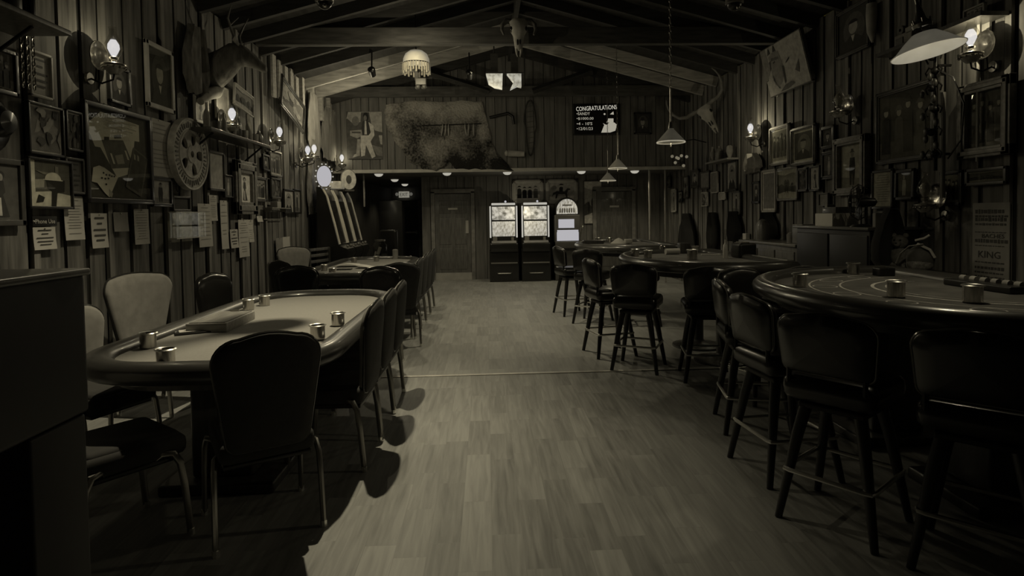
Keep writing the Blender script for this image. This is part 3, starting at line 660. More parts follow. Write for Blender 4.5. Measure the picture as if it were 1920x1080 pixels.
def art(kind, rnd, bg):
    """layers of (polygon in unit coordinates, tone)"""
    d = 0 if bg >= 3 else 4; L = []
    j = lambda a: rnd.uniform(-a, a)
    if kind == 'portrait':
        L.append((ell(.5 + j(.04), .5, .36, .42, 16), max(0, bg - 1) if bg >= 3 else bg + 1))
        L.append(([(.12, 0), (.2, .24), (.4, .36), (.6, .36), (.8, .24), (.88, 0)], d if bg >= 3 else 1))
        L.append((ell(.5, .56, .15, .17, 14), 4 if bg < 4 else 3)); L.append((ell(.5, .66, .16, .09, 12, 0, PI), 0))
        if rnd.random() < .45: L.append(([(.22, .68), (.36, .7), (.4, .84), (.6, .84), (.64, .7), (.78, .68), (.5, .64)], 1))
        L.append(([(.44, .36), (.5, .2), (.56, .36)], 5))
    elif kind == 'lady':
        L.append((ell(.5, .8, .12, .08), 1)); L.append((ell(.5, .76, .07, .07), 4))
        L.append(([(.42, .7), (.58, .7), (.62, .5), (.56, .45), (.72, .06), (.34, .06), (.44, .45), (.38, .5)], 1)); L.append(([(.45, .4), (.5, .4), (.52, .08), (.44, .08)], 5))
    elif kind == 'standing':
        x = .5 + j(.1); L.append(([(0, 0), (1, 0), (1, .2), (0, .26)], max(0, bg - 1)))
        L.append(([(x - .1, .7), (x + .1, .7), (x + .13, .45), (x + .08, .06), (x + .02, .06), (x, .4), (x - .03, .06), (x - .1, .06), (x - .13, .45)], d)); L.append((ell(x, .78, .06, .07), 3 if bg > 3 else 4)); L.append(([(x - .13, .82), (x - .06, .84), (x - .04, .9), (x + .04, .9), (x + .06, .84), (x + .13, .82)], d))
    elif kind == 'land':
        L.append(([(0, 0), (1, 0), (1, .42), (.7, .5 + j(.1)), (.45, .38), (.2, .52), (0, .45)], max(0, bg - 2))); L.append(([(0, 0), (1, 0), (1, .2), (.5, .26), (0, .18)], min(5, bg + 1)))
        for i in range(4):
            x = rnd.uniform(.1, .9); L.append((ell(x, .45 + j(.08), .07, .14, 10), 1)); L.append(([(x - .01, .2), (x + .01, .2), (x + .01, .4), (x - .01, .4)], 0))
        L.append(([(0, .86), (.4, .8), (.8, .88), (1, .84), (1, 1), (0, 1)], min(5, bg + 1)))
    elif kind == 'group':
        L.append(([(0, 0), (1, 0), (1, .3), (0, .26)], min(5, bg + 1)))
        for i in range(4):
            x = .16 + i * .22 + j(.03); h_ = .7 + j(.08); t_ = rnd.choice([0, 1, 2])
            L.append(([(x - .09, .08), (x + .09, .08), (x + .08, h_ - .08), (x, h_ - .02), (x - .08, h_ - .08)], t_)); L.append((ell(x, h_ + .03, .045, .06, 10), 4)); L.append(([(x - .08, h_ + .06), (x + .08, h_ + .06), (x + .03, h_ + .14), (x - .03, h_ + .14)], t_))
    elif kind == 'rider':
        L.append(([(0, 0), (1, 0), (1, .25), (0, .2)], min(5, bg + 1)))
        L.append(([(.15, .42), (.3, .52), (.62, .5), (.72, .68), (.84, .66), (.86, .6), (.76, .56), (.72, .4), (.74, .12), (.68, .12), (.64, .34), (.36, .34), (.3, .1), (.24, .1), (.26, .34), (.16, .3), (.1, .16)], 1 if bg > 2 else 4))
        L.append(([(.4, .5), (.54, .5), (.56, .74), (.46, .78), (.4, .72)], 0)); L.append((ell(.49, .83, .05, .06), 4)); L.append(([(.38, .87), (.6, .87), (.53, .95), (.45, .95)], 0))
    elif kind == 'hatman':                                 # street scene with a pale-hatted figure
        L.append(([(0, .1), (.14, .1), (.14, 1), (0, 1)], 5)); L.append(([(0, 0), (1, 0), (1, .26), (.5, .34), (0, .3)], 5)); L.append(([(.14, .4), (.34, .42), (.36, .6), (.14, .58)], 4))
        L.append(([(.5, .0), (.62, .0), (.66, .3), (.84, .34), (.86, .6), (.4, .62), (.42, .4), (.52, .36)], 0)); L.append(([(.14, .78), (.34, .7), (.6, .7), (.7, .72), (.7, .9), (.62, .9), (.62, .74), (.3, .76)], 3))
        L.append((ell(.56, .6, .2, .16, 14, 0, PI), 5)); L.append(([(.32, .58), (.8, .58), (.8, .6), (.32, .6)], 5)); L.append(([(.14, .08), (.3, .1), (.34, .2), (.2, .26)], 0))
    elif kind == 'doc':
        n = rnd.randint(9, 13)
        for i in range(n):
            y = .9 - i * .82 / n; w_ = rnd.uniform(.45, .8) if i else .5
            if rnd.random() < .85: L.append(([(.5 - w_ / 2, y), (.5 + w_ / 2, y), (.5 + w_ / 2, y + .017), (.5 - w_ / 2, y + .017)], 3 if i else 2))
    elif kind == 'notice':
        for i, (y, w_) in enumerate(((.84, .6), (.68, .3), (.5, .76), (.34, .7), (.2, .5))):
            L.append(([(.5 - w_ / 2, y), (.5 + w_ / 2, y), (.5 + w_ / 2, y + .05), (.5 - w_ / 2, y + .05)], 1))
    elif kind == 'sky': pass
    else:
        for i in range(14):
            x, y = rnd.random(), rnd.random(); L.append(([(min(1, max(0, x + r_ * math.cos(a))), min(1, max(0, y + r_ * 1.2 * math.sin(a)))) for a, r_ in [(k * PI / 4, rnd.uniform(.06, .2)) for k in range(8)]], max(0, min(5, bg + rnd.choice((-2, -1, 1, 1))))))
    return L
def layers(b, L, w_, h_, y, step=.0006):
    for i, (poly, tone) in enumerate(L):
        b.face([((u - .5) * w_, y - step * (i + 1), (v - .5) * h_) for u, v in poly], tone)
SEED = [0]
def picture(side, x0, x1, yt, yb, kind, fr, bg, label, fw=.03, mat_w=0, mat_t=5, glass=False, tilt=0, cat='picture', name='framed_picture', out=0, depth=.03, group=None, lean=0):
    SEED[0] += 1; rnd = random.Random(SEED[0])
    c, w_, h_, rz = wallrect(side, x0, x1, yt, yb, out)
    t = thing(name, c, rz, label, cat, group); t.rotation_euler = (lean, tilt, rz)
    b = MB()
    for s_ in (-1, 1):
        b.box((s_ * (w_ / 2 - fw / 2), -depth / 2, 0), (fw, depth, h_), bev=min(.006, fw * .3)); b.box((0, -depth / 2, s_ * (h_ / 2 - fw / 2)), (w_, depth, fw), bev=min(.006, fw * .3))
    if fw > .045:
        for s_ in (-1, 1):
            b.box((s_ * (w_ / 2 - fw * .5), -depth - .006, 0), (fw * .45, .014, h_ - fw * .6), bev=.005); b.box((0, -depth - .006, s_ * (h_ / 2 - fw * .5)), (w_ - fw * .6, .014, fw * .45), bev=.005)
    b.build('frame', FR[fr], t)
    iw, ih = w_ - 2 * fw + .004, h_ - 2 * fw + .004
    if mat_w:
        b = MB(); b.box((0, -.008, 0), (iw, .006, ih)); b.build('mat_board', TON[mat_t], t); iw -= 2 * mat_w; ih -= 2 * mat_w
    b = MB(); b.box((0, -.008, 0), (iw, .012 if mat_w else .008, ih), mi=bg); layers(b, art(kind, rnd, bg), iw, ih, -.0145 if mat_w else -.0125); b.build('print', TON, t)
    if glass:
        b = MB(); b.box((0, -.026, 0), (w_ - 2 * fw + .004, .002, h_ - 2 * fw + .004)); b.build('glass_pane', M_PANE, t)
    return t
def paper(side, x0, x1, yt, yb, kind, label, dark=0, tilt=0, out=0, group=None, cat='paper notice', name='paper_notice'):
    SEED[0] += 1; rnd = random.Random(SEED[0])
    c, w_, h_, rz = wallrect(side, x0, x1, yt, yb, out)
    b = MB(); n = 6; cur = rnd.uniform(.004, .014)
    rows = []
    for i in range(n + 1):
        v = i / n; z = (v - .5) * h_; y = -.004 - cur * (1 - v) ** 2
        rows.append([(-w_ / 2, y, z), (w_ / 2, y - rnd.uniform(0, .003), z), (w_ / 2, y + .0015, z), (-w_ / 2, y + .0015, z)])
    b.loft(rows, 0, smooth=False)
    for poly, tone in art(kind, rnd, 5):
        b.face([((u - .5) * w_, -.0085 - cur * (1 - v) ** 2, (v - .5) * h_) for u, v in poly], 1 if tone < 2 else 2)
    for s_ in (0,): b.sph((0, -.008, h_ / 2 - .012), .006, 3, n=6)
    o = b.build(name, [M_PAPERD if dark else M_PAPER, M_INK, M_INKM, M_STEEL])
    o.location = c; o.rotation_euler = (0, tilt, rz); return tag(o, label, cat, group)

# ---- left wall
picture('L', -60, 26, 84, 172, 'group', 0, 3, 'framed photograph cut by the left frame edge, directly under the high shelf', .03)
picture('L', 50, 92, 98, 184, 'notice', 3, 4, 'small pale-bordered sign hanging behind the dark chain', .02, cat='sign', name='framed_sign')
picture('L', 47, 114, 196, 292, 'blobs', 0, 3, 'framed busy group photo with white bottom strip, below the pale sign', .02, .015)
picture('L', 118, 150, 208, 284, 'blobs', 0, 2, 'narrow dark framed picture left of the big playing-card board', .02, .012)
picture('L', 271, 321, 86, 206, 'portrait', 3, 0, 'dark portrait in a wide white frame right of the nearest lamp', .045, 0, glass=True)
picture('L', 200, 240, 124, 196, 'portrait', 0, 1, 'small dark framed picture just under the nearest wall lamp', .03)
picture('L', -50, 40, 296, 424, 'lady', 1, 2, 'dark brown framed picture at the left edge above the podium', .04)
picture('L', 47, 131, 298, 392, 'hatman', 0, 2, 'bright framed picture of a figure in a pale hat, above the podium', .02, glass=True, out=.02)
picture('L', 117, 153, 296, 364, 'notice', 1, 2, 'small brown framed sign tucked behind the pale-hat picture', .02, cat='sign', name='framed_sign')
paper('L', 119, 155, 368, 450, 'doc', 'long cream paper sheet right of the pale-hat picture', out=-.005)
paper('L', 61, 103, 426, 468, 'notice', 'square white notice under the small phone-use sign, above the podium')
c, w_, h_, rz = wallrect('L', 58, 104, 406, 424)
t = thing('phone_sign', c, rz, 'tiny dark sign strip with white lettering about phones, above the square notice', 'sign')
b = MB(); b.box((0, -.006, 0), (w_, .01, h_), bev=.002); b.build('sign_plate', M_BLACK, t)
b = MB(); b.text('Phone Use', (0, -.013, 0), h_ * .45, w_ * .8, .002); b.sph((-w_ * .46, -.012, 0), .008, n=6); b.build('lettering', M_PAPER, t)
paper('L', 170, 200, 400, 465, 'notice', 'tall white notice with bold lines, in plastic sleeve below the playing-card board')
paper('L', 212, 239, 398, 434, 'sky', 'crumpled shiny clear sleeve pinned below the middle of the playing-card board', dark=1)
paper('L', 251, 278, 392, 458, 'doc', 'shiny sleeved paper below the right corner of the playing-card board')
paper('L', 273, 320, 224, 331, 'doc', 'tall curling cream paper between the playing-card board and the spoked wheel')
picture('L', 279, 319, 332, 388, 'standing', 0, 4, 'small black-framed photograph below the curling cream paper', .035)
paper('L', 371, 396, 382, 463, 'doc', 'long white list right of the clear wall rack')
paper('L', 392, 406, 366, 414, 'doc', 'short white list overlapping the top of the long white list', out=-.003)
paper('L', 413, 426, 376, 467, 'doc', 'narrow two-part white strip below the small dark frame')
paper('L', 431, 445, 430, 465, 'notice', 'small three-bar white card below the big ornate frame, to its left')
paper('L', 447, 466, 412, 482, 'doc', 'long white list right under the big ornate frame')
paper('L', 465, 474, 412, 454, 'doc', 'shorter white list tucked right of the list under the ornate frame', out=-.003)
paper('L', 481, 491, 405, 416, 'sky', 'tiny white card below the little wall shelf')
paper('L', 517, 530, 446, 485, 'sky', 'greyish paper low on the wall, left of a pale one', dark=1)
paper('L', 530, 543, 444, 482, 'sky', 'pale small paper low on the wall behind the far chairs')
picture('L', 388, 418, 284, 358, 'sky', 1, 4, 'brown framed plain certificate right of the spoked wheel', .03)
picture('L', 417, 434, 328, 371, 'standing', 0, 2, 'small dark frame left of the big ornate lady picture', .02)
picture('L', 436, 476, 303, 402, 'lady', 2, 5, 'wide ornate frame with a lady in dark dress on pale ground', .16, glass=False, depth=.05)
picture('L', 477, 497, 332, 378, 'group', 1, 3, 'small framed photograph right of the ornate lady picture', .04)
picture('L', 490, 503, 290, 321, 'portrait', 0, 3, 'tiny frame under the far end of the bottle shelf', .03)
picture('L', 504, 526, 283, 331, 'group', 2, 3, 'dark photo in thin gilt frame under the second wall lamp', .03)
picture('L', 506, 524, 334, 373, 'blobs', 1, 1, 'dim carved plaque above the little wall shelf', .03)
picture('L', 530, 549, 355, 401, 'portrait', 0, 4, 'pale photo in black frame left of its twin near the hanging cloth', .03)
picture('L', 549, 562, 355, 401, 'standing', 0, 3, 'narrower photo in black frame touching its left twin', .03)
picture('L', 362, 387, 178, 232, 'lady', 3, 4, 'pale tall plaque with a dark arch under the hanging pelt', .03)
picture('L', 402, 425, 162, 226, 'sky', 3, 4, 'pale vertical board between pelt and tilted print', .02)
picture('L', 437, 472, 168, 208, 'land', 3, 3, 'tilted print with thin white edge above the second wall lamp', .015, tilt=.12, out=.04)
picture('L', 524, 568, 168, 226, 'blobs', 1, 3, 'tilted wooden-framed carving high on the left wall', .07, tilt=.25, out=.06, mat_w=.03, mat_t=4)
picture('L', 320, 353, 368, 396, 'notice', 1, 1, 'low dark plaque under the spoked wheel', .02, cat='sign', name='wall_plaque')
# the playing-card board: dark frame, poster shapes, glass
c, w_, h_, rz = wallrect('L', 157, 276, 203, 382, .018)
t = thing('poster_board', c, rz, 'large black framed glass board with pale poster and playing cards', 'poster'); fw = .045
b = MB()
for s_ in (-1, 1): b.box((s_ * (w_ / 2 - fw / 2), -.02, 0), (fw, .04, h_), bev=.008); b.box((0, -.02, s_ * (h_ / 2 - fw / 2)), (w_, .04, fw), bev=.008)
b.build('frame', FR[0], t)
b = MB(); b.box((0, -.006, 0), (w_ - .06, .008, h_ - .06), mi=2)
W2, H2 = w_ - .1, h_ - .1
PL = [([(.0, .80), (.22, .98), (.86, .93), (.86, .72), (.77, .72), (.72, .4), (.66, .3), (.45, .24), (.2, .57), (.12, .57)], 5),
      ([(.22, .66), (.57, .7), (.72, .44), (.68, .38), (.36, .34)], 3), ([(.26, .66), (.34, .67), (.34, .71), (.26, .7)], 2), ([(.42, .7), (.54, .72), (.54, .76), (.42, .74)], 2), ([(.42, .5), (.55, .53), (.58, .42), (.46, .4)], 4), ([(.34, .52), (.37, .52), (.42, .4), (.39, .4)], 5), ([(.58, .58), (.61, .58), (.66, .47), (.63, .47)], 5),
      ([(.74, .64), (1.0, .52), (.86, .02), (.58, .14)], 3), ([(.755, .61), (.975, .51), (.845, .06), (.61, .16)], 2), ([(.74, .56), (.77, .54), (.77, .48), (.74, .49)], 4), ([(.8, .55), (.83, .53), (.83, .47), (.8, .48)], 4),
      ([(.07, .33), (.16, .36), (.24, .34), (.45, .24), (.3, .0), (.22, .06), (.12, .16), (.04, .17)], 5), ([(.3, .1), (.36, .05), (.34, 0), (.29, .02)], 4)]
for (u, v) in ((.22, .28), (.26, .26), (.31, .26), (.19, .22), (.24, .215), (.29, .22), (.25, .15), (.34, .25), (.38, .25)): PL.append((ell(u, v, .014, .012, 8), 0))
for i in range(4): PL.append(([(.28, .93 - i * .035), (.28 + .5 - .07 * (i % 2), .915 - i * .035), (.28 + .5 - .07 * (i % 2), .905 - i * .035), (.28, .92 - i * .035)], 4))
layers(b, PL, W2, H2, -.0105); b.build('poster_print', TON[:4] + [mat('poster_pale_grey', .5, .8), mat('poster_white', .9, .8, var=.04)], t)
b = MB(); b.box((0, -.032, 0), (w_ - .08, .003, h_ - .08)); b.build('glass_pane', thin_glass('board_glass', 1.0, .012, 1.75), t)
t.rotation_euler = (0, 0, rz - .04)
# clear wall rack and key ring
c, w_, h_, rz = wallrect('L', 315, 372, 398, 446)
t = thing('clear_rack', c, rz, 'empty clear plastic wall rack with bright edges below the spoked wheel', 'rack')
b = MB(); b.box((0, -.01, 0), (w_, .004, h_)); b.box((0, -.08, 0), (w_, .004, h_)); b.build('clear_panel', thin_glass('acrylic', .98, .01, 1.05), t)
b = MB(); b.box((0, -.045, h_ / 2), (w_, .075, .008)); b.box((0, -.045, -h_ / 2), (w_, .075, .008)); b.build('edge_strip', mat('acrylic_edge', .55, .3), t)
c, w_, h_, rz = wallrect('L', 324, 336, 343, 358)
b = MB(); b.tube([(math.cos(a) * .035, -.02, math.sin(a) * .05) for a in [i * PI / 8 for i in range(16)]], .005, 6, closed=True); b.cyl((0, .01, .05), (0, -.03, .05), .006)
o = b.build('hook_ring', M_IRON); o.location = c; o.rotation_euler = (0, 0, rz); tag(o, 'dark iron ring hanging on a hook under the spoked wheel', 'ring')
# the spoked wheel
c, w_, h_, rz = wallrect('L', 311, 386, 227, 351, .03); R_ = .38
t = thing('spoked_wheel', c, rz, 'large round pale carved wheel with five dark openings', 'wheel')
Mx = Matrix.Rotation(PI / 2, 3, 'X')
b = MB(); b.lathe([(R_ * .6, -.01), (R_, -.01), (R_ * 1.0, .04), (R_ * .985, .055), (R_ * .94, .05), (R_ * .93, .042), (R_ * .68, .042), (R_ * .66, .052), (R_ * .6, .05), (R_ * .6, -.01)], n=48, M=Mx); b.build('rim', mat('carved_pale_wood', .42, .6, var=.3, scale=14, bump=.5), t)
b = MB(); b.lathe([(.001, .005), (R_ * .62, .005)], n=40, M=Mx); b.build('backing', M_BLACK, t)
b = MB()
for k in range(5):
    a = PI / 2 + k * 2 * PI / 5 + .3; ca, sa = math.cos(a), math.sin(a); q = [(-.055, .06), (-.045, .12), (-.06, .17), (-.115, .235), (.115, .235), (.06, .17), (.045, .12), (.055, .06)]
    b.prism([(u * -sa + v * ca, u * ca + v * sa) for u, v in q], -.012, -.045, 'xz')
b.lathe([(.035, .03), (.035, .055), (.09, .055), (.1, .03)], n=24, M=Mx); b.build('spokes', MATS['carved_pale_wood'], t)
b = MB()
for k in range(44):
    a = k * 2 * PI / 44; r0, r1 = R_ * .73, R_ * (.86 if k % 3 else .9)
    b.box((math.cos(a) * (r0 + r1) / 2, -.046, math.sin(a) * (r0 + r1) / 2), (r1 - r0, .006, .012 if k % 2 else .02), rot=Matrix.Rotation(-a, 3, 'Y'))
b.build('carved_marks', mat('carving_shadow_paint', .16, .7), t)
# small wall shelf with a little box
c, w_, h_, rz = wallrect('L', 492, 528, 388, 393)
b = MB(); b.box((0, -.07, 0), (w_, .14, .012)); b.box((0, -.01, -.16), (w_ * .98, .012, .008)); b.box((-w_ * .4, -.05, -.03), (.015, .09, .05)); b.box((w_ * .4, -.05, -.03), (.015, .09, .05))
o = b.build('wall_shelf', mat('shelf_pale', .25, .5)); o.location = c; o.rotation_euler = (0, 0, rz); tag(o, 'little wall shelf right of the ornate lady picture', 'shelf')
o = MB(); o.box((c.x + .07, c.y - .05, c.z + .006 + .045), (.1, .16, .09), bev=.005); tag(o.build('small_box', M_PAPERD), 'small pale box standing on the little wall shelf', 'box')

# ---- right wall
RP = [(1260, 1269, 354, 398, 'lady', 3, 4, 'narrow pale frame nearest the far right corner', .03), (1273, 1281, 358, 379, 'portrait', 0, 4, 'small pale photo right of the narrow pale frame', .03),
 (1296, 1312, 318, 352, 'portrait', 1, 2, 'dim brown picture below the glass wall lamp cluster', .04), (1314, 1332, 321, 355, 'sky', 1, 3, 'plain brownish frame left of a pale panel on the far right wall', .03),
 (1335, 1348, 322, 362, 'sky', 3, 3, 'plain pale panel beside the hunched-figure picture', .02), (1364, 1384, 301, 358, 'portrait', 0, 4, 'framed dark portrait on pale ground left of the draped cloth', .04),
 (1317, 1329, 360, 387, 'blobs', 3, 3, 'small pale picture above the first hanging jacket', .02), (1350, 1362, 360, 375, 'sky', 3, 4, 'tiny pale square right of the first hanging jacket', .02),
 (1374, 1390, 358, 403, 'standing', 1, 3, 'brown picture under the framed dark portrait', .03), (1412, 1427, 340, 381, 'portrait', 0, 3, 'small black frame under the draped cloth', .035),
 (1430, 1457, 318, 398, 'sky', 3, 3, 'tall pale-matted frame with a patterned bottom strip', .03), (1459, 1498, 314, 376, 'land', 2, 3, 'wide faded landscape in the middle of the right wall cluster', .03),
 (1498, 1517, 315, 359, 'blobs', 1, 2, 'dim brown picture between landscape and pale lady photo', .03), (1520, 1540, 311, 358, 'lady', 0, 4, 'pale lady photo in black frame with bright top edge', .025),
 (1543, 1567, 284, 336, 'standing', 0, 2, 'dark frame with a pale curved figure beside the tall gilt frame', .04), (1541, 1567, 236, 279, 'portrait', 0, 1, 'very dark frame above the pale curved figure', .04),
 (1486, 1532, 236, 309, 'portrait', 2, 2, 'large dark picture with bright left and bottom frame edges', .05), (1446, 1483, 235, 309, 'group', 3, 3, 'pale-framed picture left of the large dark one', .05),
 (1538, 1556, 362, 387, 'sky', 1, 3, 'small sheet pinned above the white boxes', .015), (1681, 1718, 317, 375, 'standing', 0, 2, 'black-framed dark picture right of the pale certificate', .035),
 (1766, 1808, 320, 386, 'group', 0, 3, 'black-framed photo right of the unlit glass lamp', .035), (1814, 1892, 314, 347, 'land', 1, 2, 'long low picture above the old text poster', .03),
 (1252, 1259, 330, 352, 'blobs', 0, 2, 'sliver of a frame in the far right corner', .02), (1283, 1292, 330, 372, 'blobs', 1, 3, 'narrow brown frame left of the dim brown picture', .03)]
for (x0, x1, yt, yb, k, f, bg, lb, fw) in RP: picture('R', x0, x1, yt, yb, k, f, bg, lb, fw, glass=(x1 - x0) > 30, mat_w=.03 if lb.startswith(('tall pale', 'pale-framed', 'large dark')) else 0)
picture('R', 1571, 1632, 256, 366, 'standing', 2, 4, 'tall deep gilt frame with a pale man in a tall hat', .09, depth=.07, glass=True)
picture('R', 1637, 1678, 318, 392, 'doc', 0, 4, 'pale framed certificate left of the dark standing picture', .03, glass=True)
picture('R', 1647, 1757, 160, 303, 'group', 1, 1, 'very large dark painting behind the iron rack', .05, glass=True)
picture('R', 1806, 1906, 150, 294, 'group', 2, 2, 'large heavy wooden frame with hatted figures at the right edge', .09, depth=.06, glass=True)
picture('R', 1572, 1634, 8, 100, 'portrait', 1, 1, 'shadowy framed picture high on the right wall beside a tusk', .05)
picture('R', 1812, 1850, 12, 42, 'group', 3, 4, 'small pale framed photo above the near right lamp', .015, out=.05)
c, w_, h_, rz = wallrect('R', 1795, 1858, 22, 70)
b = MB(); b.prism([(-w_ * .5, -h_ * .4), (w_ * .5, -h_ * .5), (w_ * .5, h_ * .5), (-w_ * .4, h_ * .35)], -.02, 0, 'xz'); o = b.build('pale_board', mat('weathered_pale_board', .25, .7)); o.location = c; o.rotation_euler = (0, 0, rz); tag(o, 'slanted pale board behind the small photo above the near right lamp', 'board')
# the old text poster: heavy lettering reads only in part
c, w_, h_, rz = wallrect('R', 1825, 1894, 380, 530)
t = thing('text_poster', c, rz, 'tall old letterpress poster by the right frame edge', 'poster')
b = MB(); b.box((0, -.004, 0), (w_, .008, h_)); b.build('poster_sheet', M_PAPERD, t)
b = MB(); rnd = random.Random(9)
for (v, hh) in ((.89, .06), (.83, .03), (.79, .05), (.73, .03), (.63, .012), (.52, .05), (.46, .012), (.25, .02), (.18, .04), (.12, .02), (.06, .035)):
    x = -.42
    while x < .38:
        g = rnd.uniform(.04, .1); b.box(((x + g / 2) * w_, -.0095, (v - .5) * h_), (g * w_, .002, hh * h_ * rnd.uniform(.7, 1))); x += g + .025
b.text('BACHES', (.08 * w_, -.011, (.585 - .5) * h_), .05 * h_, .6 * w_, .002); b.text('KING', (-.02 * w_, -.011, (.35 - .5) * h_), .085 * h_, .6 * w_, .002)
b.build('poster_lettering', M_INK, t)
# tilted painting hung high, leaning out from the wall
t = thing('tilted_painting', (4.12, 8.08, 3.5), -PI / 2, 'large pale square portrait canvas leaning out high on the right wall', 'painting')
t.rotation_euler = (math.radians(14), 0, -PI / 2)
t.scale = (.97, 1, .9)
b = MB(); b.box((0, 0, 0), (1.12, .04, .74), mi=4)
layers(b, [([(0, .3), (.16, .5), (.14, 1), (0, 1)], 3), ([(.16, .38), (.2, .55), (.18, .8), (.28, .86), (.44, .84), (.48, .6), (.46, .4), (.4, .2), (.3, .14), (.2, .2)], 3), ([(.16, .5), (.2, .56), (.22, .72), (.17, .7)], 1),
  ([(.22, .7), (.42, .68), (.42, .73), (.24, .76)], 2), ([(.26, .66), (.32, .68), (.32, .64), (.27, .63)], 1), ([(.2, .42), (.24, .2), (.32, .08), (.28, .1), (.19, .3)], 1), ([(.46, .52), (.5, .5), (.48, .18), (.44, .14)], 1),
  ([(.56, .52), (.66, .58), (.67, .62), (.64, .6), (.57, .55)], 0), ([(.74, .32), (.86, .5), (.82, .24)], 2), ([(.3, .02), (.44, .12), (.6, .14), (.68, .08), (.5, .02)], 2), ([(.18, .84), (.22, .98), (.26, .86)], 1), ([(.32, .86), (.36, 1.0), (.4, .86)], 1), ([(0, .34), (.08, .36), (.04, .33)], 1)], 1.12, .74, -.021)
b.build('canvas', TON, t)
b = MB()
for s_ in (-1, 1): b.box((0, .01, s_ * .375), (1.15, .045, .02)); b.box((s_ * .565, .01, 0), (.02, .045, .76))
b.build('frame', FR[1], t)
b = MB(); b.cyl((-.4, .02, -.36), (-.44, .02, -.4), .012); b.build('hanger', M_CHROME, t)
for s_ in (-1, 1): b = MB(); b.cyl((s_ * .4, .02, .3), (s_ * .4, .2, .5), .003, n=5); b.build('hanging_wire', M_IRON, t)

# ---- header wall
c, w_, h_, rz = wallrect('H', 650, 717, 209, 299)
t = thing('mural_print', c, 0, 'pale painting of a standing man in white clothes left of the hide', 'painting')
b = MB(); b.box((0, -.006, 0), (w_, .012, h_), mi=2)
layers(b, [([(0, .84), (.06, .99), (1, .99), (1, .56), (.8, .6), (.7, .74), (.64, .98), (.42, .98), (.4, .78), (.2, .74), (.02, .86)], 4), ([(.1, .6), (.42, .62), (.44, .5), (.3, .44), (.1, .5)], 4), ([(.14, .58), (.4, .58), (.4, .54), (.16, .55)], 2),
  (ell(.26, .8, .1, .1), 3), (ell(.55, .88, .08, .1), 0), (ell(.53, .86, .045, .06), 3), ([(.46, .8), (.62, .8), (.72, .64), (.62, .5), (.46, .5), (.42, .66)], 1), ([(.52, .8), (.56, .8), (.57, .52), (.5, .52)], 5),
  ([(.62, .78), (.76, .7), (.78, .5), (.66, .36), (.58, .46), (.68, .56)], 5), ([(.4, .5), (.62, .5), (.8, .06), (.7, .02), (.54, .3), (.5, .08), (.4, .06), (.38, .3)], 5), ([(.3, .42), (.38, .42), (.36, .08), (.16, .04), (.2, .1), (.26, .12)], 4), ([(.9, .5), (1, .5), (1, .3), (.94, .32)], 4), ([(.7, .3), (1, .24), (1, .06), (.84, .08)], 3)], w_, h_, -.0125)
b.build('painting_panel', TON, t)
b = MB(); b.box((0, -.012, -h_ / 2 + .01), (w_ * .9, .03, .02)); b.build('bottom_rail', FR[0], t)
picture('H', 1188, 1221, 211, 252, 'portrait', 0, 1, 'small dark frame right of the wall television', .04)
# television with the winner announcement
c, w_, h_, rz = wallrect('H', 1077, 1160, 196, 251, out=.06)
t = thing('television', c, 0, 'black wall television showing a congratulations message', 'television')
b = MB(); b.box((0, .03, 0), (w_ + .04, .05, h_ + .04), bev=.01); b.build('screen_housing', M_BLACK, t)
b = MB(); b.box((0, 0, 0), (w_, .012, h_)); b.build('screen', mat('screen_dark', .018, .15), t)
TVW = glow('screen_lettering', (1, .95, .8), .55); TVD = glow('screen_lettering_soft', (1, .94, .76), .36)
b = MB(); b.text('CONGRATULATIONS', (.0, -.008, h_ * .38), h_ * .15, w_ * .92, .002, rot=.045); b.build('headline', TVW, t)
b = MB()
for i, s_ in enumerate(('\u2022SANDY', '\u2022$1000.00', "\u20224 - 10'S", '\u202212/01/23')): b.text(s_, (-w_ * .45, -.008, h_ * (.19 - .17 * i)), h_ * .10, w_ * (.3, .38, .35, .36)[i], .002, align='LEFT')
b.build('message_lines', TVD, t)
b = MB(); b.face([(w_ * .1, -.008, -h_ * .46), (w_ * .17, -.008, -h_ * .2), (w_ * .14, -.008, -h_ * .14), (w_ * .22, -.008, -h_ * .2), (w_ * .3, -.008, -h_ * .1), (w_ * .4, -.008, -h_ * .12), (w_ * .46, -.008, -h_ * .2), (w_ * .42, -.008, -h_ * .4), (w_ * .3, -.008, -h_ * .46)])
b.face([(w_ * .22, -.008, -h_ * .12), (w_ * .26, -.008, .02 * h_), (w_ * .38, -.008, .02 * h_), (w_ * .38, -.008, -h_ * .11)]); b.face([(w_ * .3, -.008, h_ * .16), (w_ * .38, -.008, h_ * .26), (w_ * .39, -.008, h_ * .15)]); b.sph((w_ * .18, -.008, h_ * .17), .02, n=6); b.build('screen_picture', TVD, t)

# ---- back wall pictures above the slot machines
picture('B', 960, 1019, 337, 381, 'group', 3, 4, 'wide framed print above the right one of the twin slot machines', .09, cat='picture')
picture('B', 1023, 1083, 336, 382, 'rider', 3, 4, 'wide framed print above the arched slot machine', .09)
picture('B', 1094, 1129, 339, 420, 'land', 1, 4, 'tall narrow print right of the arched slot machine', .02)
